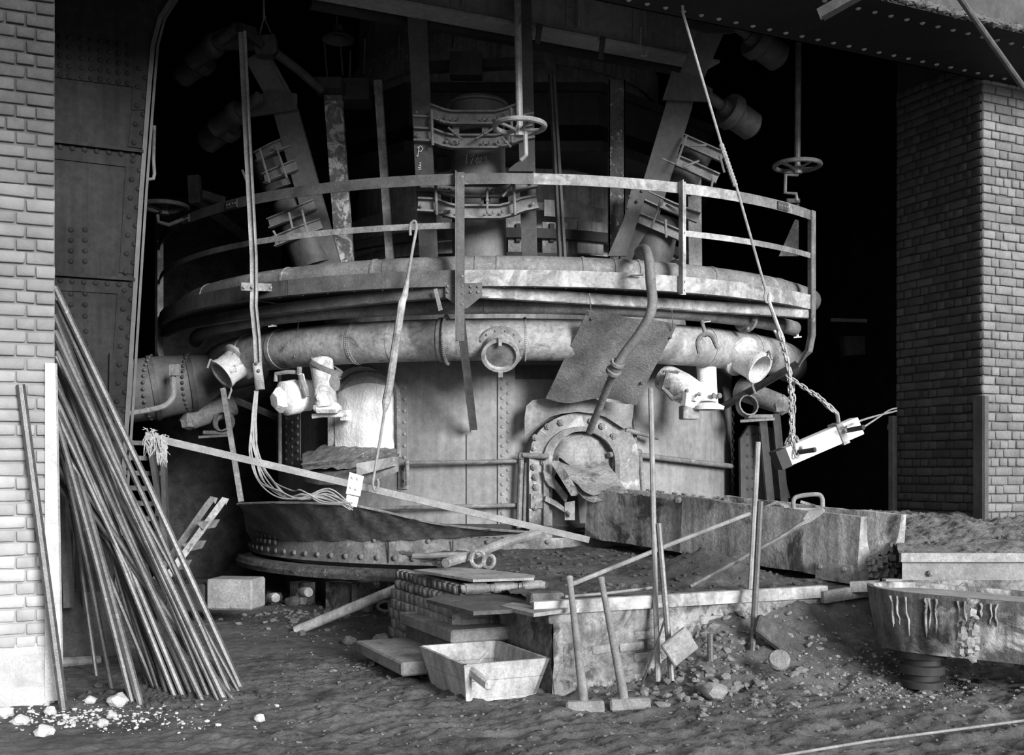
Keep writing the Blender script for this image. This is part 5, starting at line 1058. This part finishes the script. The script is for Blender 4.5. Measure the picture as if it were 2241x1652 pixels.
solo('shackle_ring', mb, DUST, 'pair of iron rings lying at the head of the steps', 'ring')
mb = MB(); c = G(845, 1332, .06); mb.tube([c+V((math.cos(i*math.pi/8)*.10, .02*math.sin(i*math.pi/8), .055*math.sin(i*math.pi/8)+.03)) for i in range(16)], .02, 8, closed=True); solo('chain_shackle', mb, DUST, 'oval iron link lying in shadow beside the steps', 'link')
bar_thing([G(1640, 1665, .075), G(1900, 1622, .075), G(2260, 1574, .075)], .009, 'thin bright rod lying across the lower right corner', BARL)
# slabs half buried in the heap
mb = MB(); mb.box(P(1487, 1415, 8.35), (.24, .05, .2), Matrix.Rotation(.3, 3, 'Z')@Matrix.Rotation(-.6, 3, 'Y'), .01); solo('tilted_slab', mb, STONE, 'pale tilted slab half buried behind the upright bars', 'slab')
mb = MB(); mb.box(P(1690, 1388, 8.72), (.34, .06, .17), Matrix.Rotation(.25, 3, 'Z')@Matrix.Rotation(.62, 3, 'Y')@Matrix.Rotation(-.5, 3, 'X'), .012); solo('tilted_slab', mb, SAND, 'dark tilted slab half buried right of the upright bars', 'slab')
mb = MB(); c = P(1705, 1443, 8.3); mb.lathe([(0, .02), (.07, .02), (.085, .0), (.08, -.05)], c, V((-.25, -.8, .55)), 14); solo('round_lump', mb, RUBBLE, 'round flat lump lying on the heap below the dark slab', 'lump')
# ---------------- the diagonal bar hanging from its hook
d0, d1 = P(318, 954, 10.5), P(1287, 1181, 12.2)
tb = thing('tapping_bar', d0, 'long square bar hung slantwise across the hearth with a frayed end', 'bar')
mb = MB(); mb.bar(d0, d1, .07, .07); mb.build('square_bar', BARL, tb)
dl = lambda px: PL(px, 954+(1181-954)*(px-318)/(1287-318), d0, (d1-d0).cross(Z).normalized())
q = dl(772); mb = MB(); mb.prism([P(765, 1033, q.y-.06), P(796, 1042, q.y-.06), P(788, 1086, q.y-.06), P(757, 1080, q.y-.06)], V((0, .02, 0))); so = mb.build('splice_plate', LIME, tb); bolts(so, [P(x, y, q.y-.06) for x, y in ((772, 1044), (784, 1047), (769, 1066), (780, 1070))], V((0, -1, 0)), .02, LIME)
mb = MB(); mb.prism([P(759, 1082, q.y-.05), P(785, 1088, q.y-.05), P(780, 1110, q.y-.05), P(756, 1102, q.y-.05)], V((0, .03, 0))); mb.build('wrapping', LIME, tb)
mb = MB(); random.seed(3)
for k in range(150):
    t = random.random(); c = dl(318+45*random.random()); c = c+V((random.uniform(-.02, .02), random.uniform(-.05, .05), random.uniform(-.05, .06)))
    e = c+V((random.uniform(-.05, .05), random.uniform(-.05, .05), random.uniform(-.16, .04))); mb.tube([c, c.lerp(e, .5)+V((random.uniform(-.03, .03), 0, random.uniform(-.02, .02))), e], [.007, .006, .002], 4)
for k in range(60):
    c = dl(350+14*random.random())+V((0, -.03, 0)); L = random.uniform(.1, .26); mb.tube([c, c+V((random.uniform(-.03, .03), 0, -L*.5)), c+V((random.uniform(-.03, .03), random.uniform(-.02, .02), -L))], [.009, .008, .002], 4)
o = mb.build('oakum_tuft', HAIR, tb); o['kind'] = 'stuff'; o['label'] = 'frayed oakum tuft bound on the end'
mb = MB(); q = dl(822); mb.tube(smooth_path(path((898, 515, 11.38), (898, 492, 11.36), (908, 484, 11.34), (911, 500, 11.34), (903, 545, 11.33), (892, 610, 11.3)), 4), .016, 8)
hr = thing('hook_rod', P(822, 1060, 11.2), 'pale hooked rod hanging from the mid rail and holding the slanting bar', 'hook'); mb.build('upper_hook', BARL, hr)
mb = MB(); mb.tube(path((892, 610, 11.3), (886, 645, 11.3), (880, 660, 11.28), (852, 845, 11.22), (845, 880, 11.2), (842, 900, 11.2)), [.02, .034, .04, .042, .042, .02], 10); mb.build('sleeve_rod', LIMEP, hr)
mb = MB(); mb.tube(smooth_path(path((842, 895, 11.2), (837, 930, 11.2), (822, 1020, 11.15), (816, 1060, 11.1), (822, 1074, 11.1), (828, 1060, 11.1), (826, 1048, 11.1)), 4), .014, 8); mb.build('lower_hook', BARL, hr)
# ---------------- bars against the left pier
bar_thing([G(141, 1556, .0)+V((0, 0, -.02)), FP(45, 843)+N*.03], .033, 'thick single bar leaning on the front of the left pier', BAR)
random.seed(11)
RODS = [(530, 1506, 118, 628, .027), (508, 1520, 121, 660, .024), (497, 1538, 120, 725, .024), (482, 1535, 120, 770, .02), (462, 1530, 119, 690, .022), (447, 1535, 120, 832, .023), (425, 1528, 121, 800, .02), (404, 1526, 120, 872, .024), (386, 1526, 121, 848, .02), (310, 1543, 122, 868, .026), (292, 1540, 120, 905, .023), (342, 1508, 128, 1000, .022), (246, 1506, 126, 950, .022), (515, 1532, 120, 1012, .022), (500, 1526, 119, 830, .02), (468, 1520, 121, 740, .018), (440, 1512, 120, 920, .02), (376, 1512, 121, 780, .018), (362, 1500, 120, 890, .018), (395, 1505, 121, 950, .018), (326, 1500, 119, 810, .018), (520, 1518, 119, 1040, .018), (488, 1512, 121, 880, .018), (420, 1508, 119, 705, .018), (212, 1480, 140, 1010, .018), (196, 1440, 136, 940, .015), (505, 1530, 122, 980, .02), (455, 1524, 120, 650, .019), (412, 1518, 121, 900, .02), (435, 1526, 119, 760, .018), (350, 1512, 120, 850, .018), (475, 1510, 122, 960, .019), (525, 1512, 120, 780, .018), (368, 1520, 119, 720, .02), (300, 1530, 120, 960, .02), (490, 1522, 121, 1060, .018)]
for i, (x0, y0, x1, y1, r) in enumerate(RODS):
    b = G(x0, y0, .0); Yt = 8.45+random.uniform(0, .55) if x1 < 130 else 9.3; Yt = max(Yt, 8.4); tp_ = P(x1+random.uniform(0, 4), y1, Yt)
    mid = b.lerp(tp_, .5)+V((random.uniform(-.015, .015), random.uniform(-.02, .02), random.uniform(-.02, 0)))
    lab = {0: 'outermost and thickest bar at the right of the leaning bundle', 12: 'steep dark bar at the left of the leaning bundle'}.get(i, 'steel bar in the bundle leaning against the left pier')
    bar_thing([b-Z*.02, mid, tp_], r, lab, BAR, 'steel_bar', 'bar', 'bundle of steel bars leaning at the left pier')
# ---------------- tackle with chain and hung block
rp_ = thing('hoist_rope', P(1683, 655, 10.0), 'taut rope coming down from the girder to the chain hook', 'rope')
mb = MB(); mb.tube(path((1490, -30, 10.0), (1495, 30, 10.0), (1580, 320, 10.0), (1612, 410, 10.0), (1678, 642, 10.0)), .013, 8); mb.build('rope_line', ROPE, rp_)
mb = MB(); q = [P(1578, 315, 10.0).lerp(P(1610, 408, 10.0), i/24) for i in range(25)]; mb.tube(q, [.02+.006*(i % 2) for i in range(25)], 8); mb.build('splice', ROPE, rp_)
hk = thing('chain_hook', P(1710, 735, 10.0), 'long shanked iron hook between the rope and the chain', 'hook')
mb = MB(); mb.tube(smooth_path(path((1676, 635, 10.0), (1674, 652, 10.0), (1679, 662, 10.0), (1687, 656, 10.0), (1683, 640, 10.0)), 4), .012, 6); mb.build('eye', CHAINM, hk)
mb = MB(); mb.tube(smooth_path(path((1684, 645, 10.0), (1683, 658, 10.0), (1690, 680, 10.0), (1704, 718, 10.0), (1711, 735, 10.0), (1706, 742, 10.0), (1699, 730, 10.0), (1693, 722, 10.0)), 4), [.018]*24+[.014]*4+[.006], 8); mb.build('shank', CHAINM, hk)
lm = MB(); lm.tube([V((.0145*math.cos(t), .0, .0)) + V((0, 0, .022*math.sin(t)+(.013 if math.sin(t) > 0 else -.013)*min(1, abs(math.sin(t))*3))) for t in [i*math.pi/7 for i in range(14)]], .0068, 6, closed=True); LINK = lm.mesh('chain_link', smooth=1.5); LINK.materials.append(CHAINM)
def chain(strands, label):
    t = thing('chain', strands[0][-1], label, 'chain'); k = 0
    for pts in strands:
        pts = smooth_path(pts, 10); acc = 0; i = 0; pos = pts[0].copy(); pitch = .050
        for a, b in zip(pts[:-1], pts[1:]):
            L = (b-a).length; d = (b-a)/max(L, 1e-6)
            while acc < L:
                q = a+d*acc; o = piece(LINK, 'chain_link', t, q, d, 1.15, spin=(math.pi/2 if k % 2 else 0)+random.uniform(-.25, .25)+.5); k += 1; acc += pitch
            acc -= L
    return t
chain([path((1707, 735, 9.98), (1722, 790, 9.98), (1728, 832, 9.96), (1732, 920, 9.93), (1734, 960, 9.9), (1745, 1000, 9.84)), path((1712, 742, 10.0), (1725, 800, 10.0), (1735, 850, 10.0), (1737, 920, 9.98), (1738, 950, 10.02), (1758, 990, 9.84)), path((1733, 945, 10.0), (1722, 970, 10.05), (1715, 985, 10.08))], 'doubled chain hanging from the hook to the near end of the block')
chain([path((1728, 826, 9.97), (1770, 855, 9.95), (1805, 880, 9.92), (1832, 905, 9.9)), path((1792, 868, 9.95), (1818, 896, 9.9), (1826, 900, 9.9))], 'side chain running right to the collar of the block')
hb = thing('hung_block', P(1790, 975, 9.95), 'pale square block slung in chains in front of the dark passage', 'block')
h0, h1 = P(1704, 1006, 9.95), P(1876, 932, 10.05); hd = (h1-h0).normalized(); mb = MB(); mb.bar(h0, h1, .17, .165, bev=.006); mb.build('block_body', M('limewashed block', .84, .95, .1, 5, .4, 30), hb)
mb = MB(); mb.bar(h0-hd*.03, h0+hd*.07, .178, .175); mb.build('dark_end', STEELM, hb)
mb = MB(); c = h0+hd*.62; mb.bar(c-hd*.03, c+hd*.03, .2, .2); mb.tube([c+Z*.09, P(1832, 905, 9.95), P(1822, 895, 9.95)], .02, 8); mb.build('collar', LIMEP, hb)
for (xa, ya, xb, yb) in ((1738, 991, 1784, 984), (1853, 942, 1890, 935)):
    mb = MB(); mb.tube([P(xa, ya, 9.9), P(xb, yb, 9.72)], .023, 8); mb.build('pin', STEELM, hb)
mb = MB(); mb.tube(smooth_path(path((1852, 945, 9.85), (1850, 936, 9.83), (1860, 930, 9.85), (1900, 915, 10.6), (1962, 899, 12.6)), 5), .010, 6); mb.tube(smooth_path(path((1888, 936, 9.8), (1920, 915, 10.8), (1945, 898, 12.2), (1962, 893, 12.7)), 5), .009, 6); solo('guy_wire', mb, BARL, 'twisted guy wire from the hung block to the pier post', 'wire')
# U hook hanging on the drip pipe
mb = MB(); mb.tube(smooth_path(path((1536, 703, 12.2), (1541, 722, 12.1), (1544, 735, 12.05)), 4), .022, 8); mb.tube(smooth_path(path((1531, 773, 12.0), (1527, 750, 12.0), (1534, 736, 12.0), (1546, 731, 12.0), (1558, 736, 12.0), (1566, 752, 12.0), (1571, 761, 12.0)), 4), .026, 8); solo('fork_hook', mb, DUST, 'two pronged fork hook hanging under the drip pipe at the right', 'hook')
# ---------------- left background: ladder, steps, stone
la = thing('access_ladder', P(330, 1270, 12.4), 'dim access ladder in the shadow behind the bar bundle', 'ladder')
for a, b in (((326, 958), (378, 1265)), ((357, 955), (366, 1260))):
    mb = MB(); mb.bar(P(*a, 12.3), P(*b, 12.0), .05, .09, up=V((0, 1, 0))); mb.build('stringer', STEEL, la)
for k in range(9): mb = MB(); mb.bar(P(270, 968+33*k, 12.6), P(334+4*k, 970+33*k, 12.4), .2, .05); mb.build('tread', DUST, la)
ss_ = thing('step_ladder', P(375, 1275, 11.6), 'short pale step ladder with hooked tops below the duct', 'ladder')
for q in (((362, 1268, 11.4), (480, 1108, 11.5), (490, 1094, 11.55), (498, 1098, 11.55)), ((340, 1268, 11.9), (452, 1108, 12.0), (464, 1092, 12.05), (474, 1096, 12.05))):
    mb = MB(); pts = path(*q); mb.sweep(rect(-.035, .035, -.01, .01), pts, up=V((0, -1, 0))); mb.build('stringer', LIMEP if q[0][2] < 11.5 else DUST, ss_)
for x, y in ((440, 1141), (409, 1189), (376, 1233)):
    mb = MB(); mb.prism([P(x-14, y, 11.5), P(x+14, y, 11.42), P(x+4, y+18, 11.42)], V((-.0, .5, 0))); mb.build('tread', LIMEP, ss_)
mb = MB(); mb.box(P(505, 1297, 12.0)+V((.06, 0, 0)), (.52, .4, .33), Matrix.Rotation(-.15, 3, 'Z'), .02); solo('stone_block', mb, STONE, 'pale squared stone block on the floor left of the furnace base', 'block')
mb = MB(); mb.box(P(430, 1302, 12.2), (.45, .6, .3), Matrix.Rotation(-.15, 3, 'Z'), .02); solo('stone_block', mb, BRICKD, 'dark stone block in the shadow beside the pale block', 'block')
mb = MB(); mb.tube(path((95, 1452, 9.4), (218, 1446, 9.7)), .05, 10); solo('floor_pipe', mb, PIPE, 'short pipe on the floor behind the left pier', 'pipe')
mb = MB(); mb.bar(P(140, 1050, 9.6), P(150, 1330, 9.5), .05, .1, up=V((0, 1, 0))); mb.bar(P(160, 1090, 9.7), P(156, 1320, 9.7), .03, .05, up=V((0, 1, 0))); solo('timber_prop', mb, M('dim timber', .12, .9, .3, 6, .3, 40), 'dim timber prop between the pier and the riveted column', 'prop')
# ---------------- loose stones
random.seed(5)
def rock(p, r, mat, label, name='stone', group=None):
    bm = bmesh.new(); bmesh.ops.create_icosphere(bm, subdivisions=2, radius=r)
    s_ = random.random()*50
    for v in bm.verts: n_ = v.co.normalized(); v.co *= 1+.32*noise.noise(n_*1.6+V((s_, 0, 0)))+.15*noise.noise(n_*4+V((s_, 0, 0))); v.co.z *= .72
    me = bpy.data.meshes.new(name); bm.to_mesh(me); bm.free(); me.materials.append(mat); me.shade_smooth(); me.set_sharp_from_angle(angle=.5)
    o = bpy.data.objects.new(name, me); COL.objects.link(o); o.location = (p.x, p.y, ground(p.x, p.y)+r*.42); return tag(o, label, 'stone', group)
rock(G(258, 1545), .075, ROCKM, 'biggest white stone beside the feet of the leaning bars')
rock(G(45, 1585), .06, ROCKM, 'flat white stone at the foot of the left pier')
rock(G(98, 1610), .06, ROCKM, 'white stone nearest the lower left corner')
rock(G(110, 1565), .045, ROCKM, 'small white stone beside the foot of the single bar')
rock(G(197, 1537), .045, ROCKM, 'small white stone behind the biggest white stone')
rock(G(10, 1570), .06, ROCKM, 'white stone cut by the left edge of the picture')
rock(G(245, 1575), .04, ROCKM, 'small white stone in front of the biggest white stone')
rock(G(225, 1590), .04, ROCKM, 'small pointed white stone on the white gravel')
rock(G(568, 1582), .04, ROCKM, 'lone small white stone right of the bar bundle')
rock(G(605, 1312), .09, STONE, 'pale lump beside the stone block')
rock(G(1565, 1535), .10, STONE, 'pale lump at the foot of the heap')
rock(G(1535, 1525), .06, RUBBLE, 'dark lump at the foot of the heap')
rock(G(765, 1410), .07, RUBBLE, 'dark lump on the floor left of the steps')
rock(G(835, 1415), .10, STONE, 'squarish lump behind the lowest stone step')
rock(G(640, 1325), .10, RUBBLE, 'dark lump below the furnace base')
PROTO = []
for k in range(8):
    bm = bmesh.new(); bmesh.ops.create_icosphere(bm, subdivisions=1, radius=1); bm.verts.ensure_lookup_table()
    for v in bm.verts: v.co *= random.uniform(.62, 1.15)
    PROTO.append(([v.co.copy() for v in bm.verts], [tuple(q.index for q in f.verts) for f in bm.faces])); bm.free()
def scatter(name, n, fn, r0, r1, mat, label, flat=.7, hf=None, parent=None):
    vs_, fs = [], []
    for _ in range(n):
        x, y = fn(); r = r0+(r1-r0)*random.random()**3; pv, pf_ = random.choice(PROTO); b = len(vs_)
        R = Matrix.Rotation(random.uniform(0, 6.3), 3, 'Z')@Matrix.Rotation(random.uniform(-.5, .5), 3, 'X'); c = V((x, y, (hf or ground)(x, y)+r*.25*flat))
        sx, sy = random.uniform(.8, 1.35), random.uniform(.7, 1.1)
        vs_ += [c+R@V((q.x*sx, q.y*sy, q.z*flat))*r for q in pv]; fs += [tuple(i+b for i in f) for f in pf_]
    off = ROOTLOC[parent] if parent else V((vs_[0].x, vs_[0].y, 0)); me = bpy.data.meshes.new(name); me.from_pydata([tuple(q-off) for q in vs_], [], fs); me.materials.append(mat)
    o = bpy.data.objects.new(name, me); COL.objects.link(o)
    if parent: o.parent = parent; o['kind'] = 'stuff'; return o
    o.location = off; return tag(o, label, 'gravel', kind='stuff')
def px_area(x0, x1, y0, y1):
    def f(): p = G(random.uniform(x0, x1), random.uniform(y0, y1)); return p.x, p.y
    return f
def gauss(px, py, sx, sy):
    def f(): p = G(random.gauss(px, sx), max(1250, random.gauss(py, sy))); return p.x, p.y
    return f
scatter('white_gravel', 520, gauss(190, 1572, 110, 14), .004, .022, ROCKM, 'white gravel strewn at the foot of the left pier')
scatter('white_gravel', 60, gauss(430, 1595, 60, 12), .004, .015, ROCKM, 'sparse white gravel right of the bar bundle')
scatter('floor_gravel', 2200, px_area(560, 2260, 1380, 1660), .003, .02, RUBBLE, 'dark gravel and clods all over the dirt floor')
scatter('heap_rubble', 900, gauss(1560, 1500, 120, 32), .008, .055, RUBBLE, 'broken rubble along the foot of the heap')
scatter('launder_rubble', 1500, gauss(1960, 1500, 140, 30), .004, .024, M('pale rubble', .26, .95, .4, 9, .6, 50), 'pale rubble scattered under the launder')
scatter('base_rubble', 420, gauss(690, 1345, 90, 22), .008, .05, RUBBLE, 'rubble strewn below the furnace base')
scatter('step_chips', 60, gauss(790, 1460, 28, 10), .01, .04, STONE, 'pale flat chips lying below the lowest stone step', .35)
scatter('foot_clods', 500, gauss(380, 1520, 90, 18), .01, .045, M('dark clods', .07, .95, .4, 9, .6, 50), 'dark clods round the feet of the leaning bars')

def on_bed():
    a, b = random.uniform(.1, 3.2), random.uniform(.1, 3.4); p = K(a, b, 0); return p.x, p.y
def bed_h(x, y):
    p = V((x, y, 0))-K2; return ptop(p.dot(A), p.dot(B))
scatter('sand_clods', 700, on_bed, .005, .045, SAND, None, .7, bed_h, pf)
scatter('sand_clods', 1600, lambda: (random.uniform(3.9, 7.5), random.uniform(9.3, 12.2)), .006, .04, SANDL, None, .7, lambda x, y: .985+.2*sst(.1, .85, (y-9.26)/3.6), cbx)
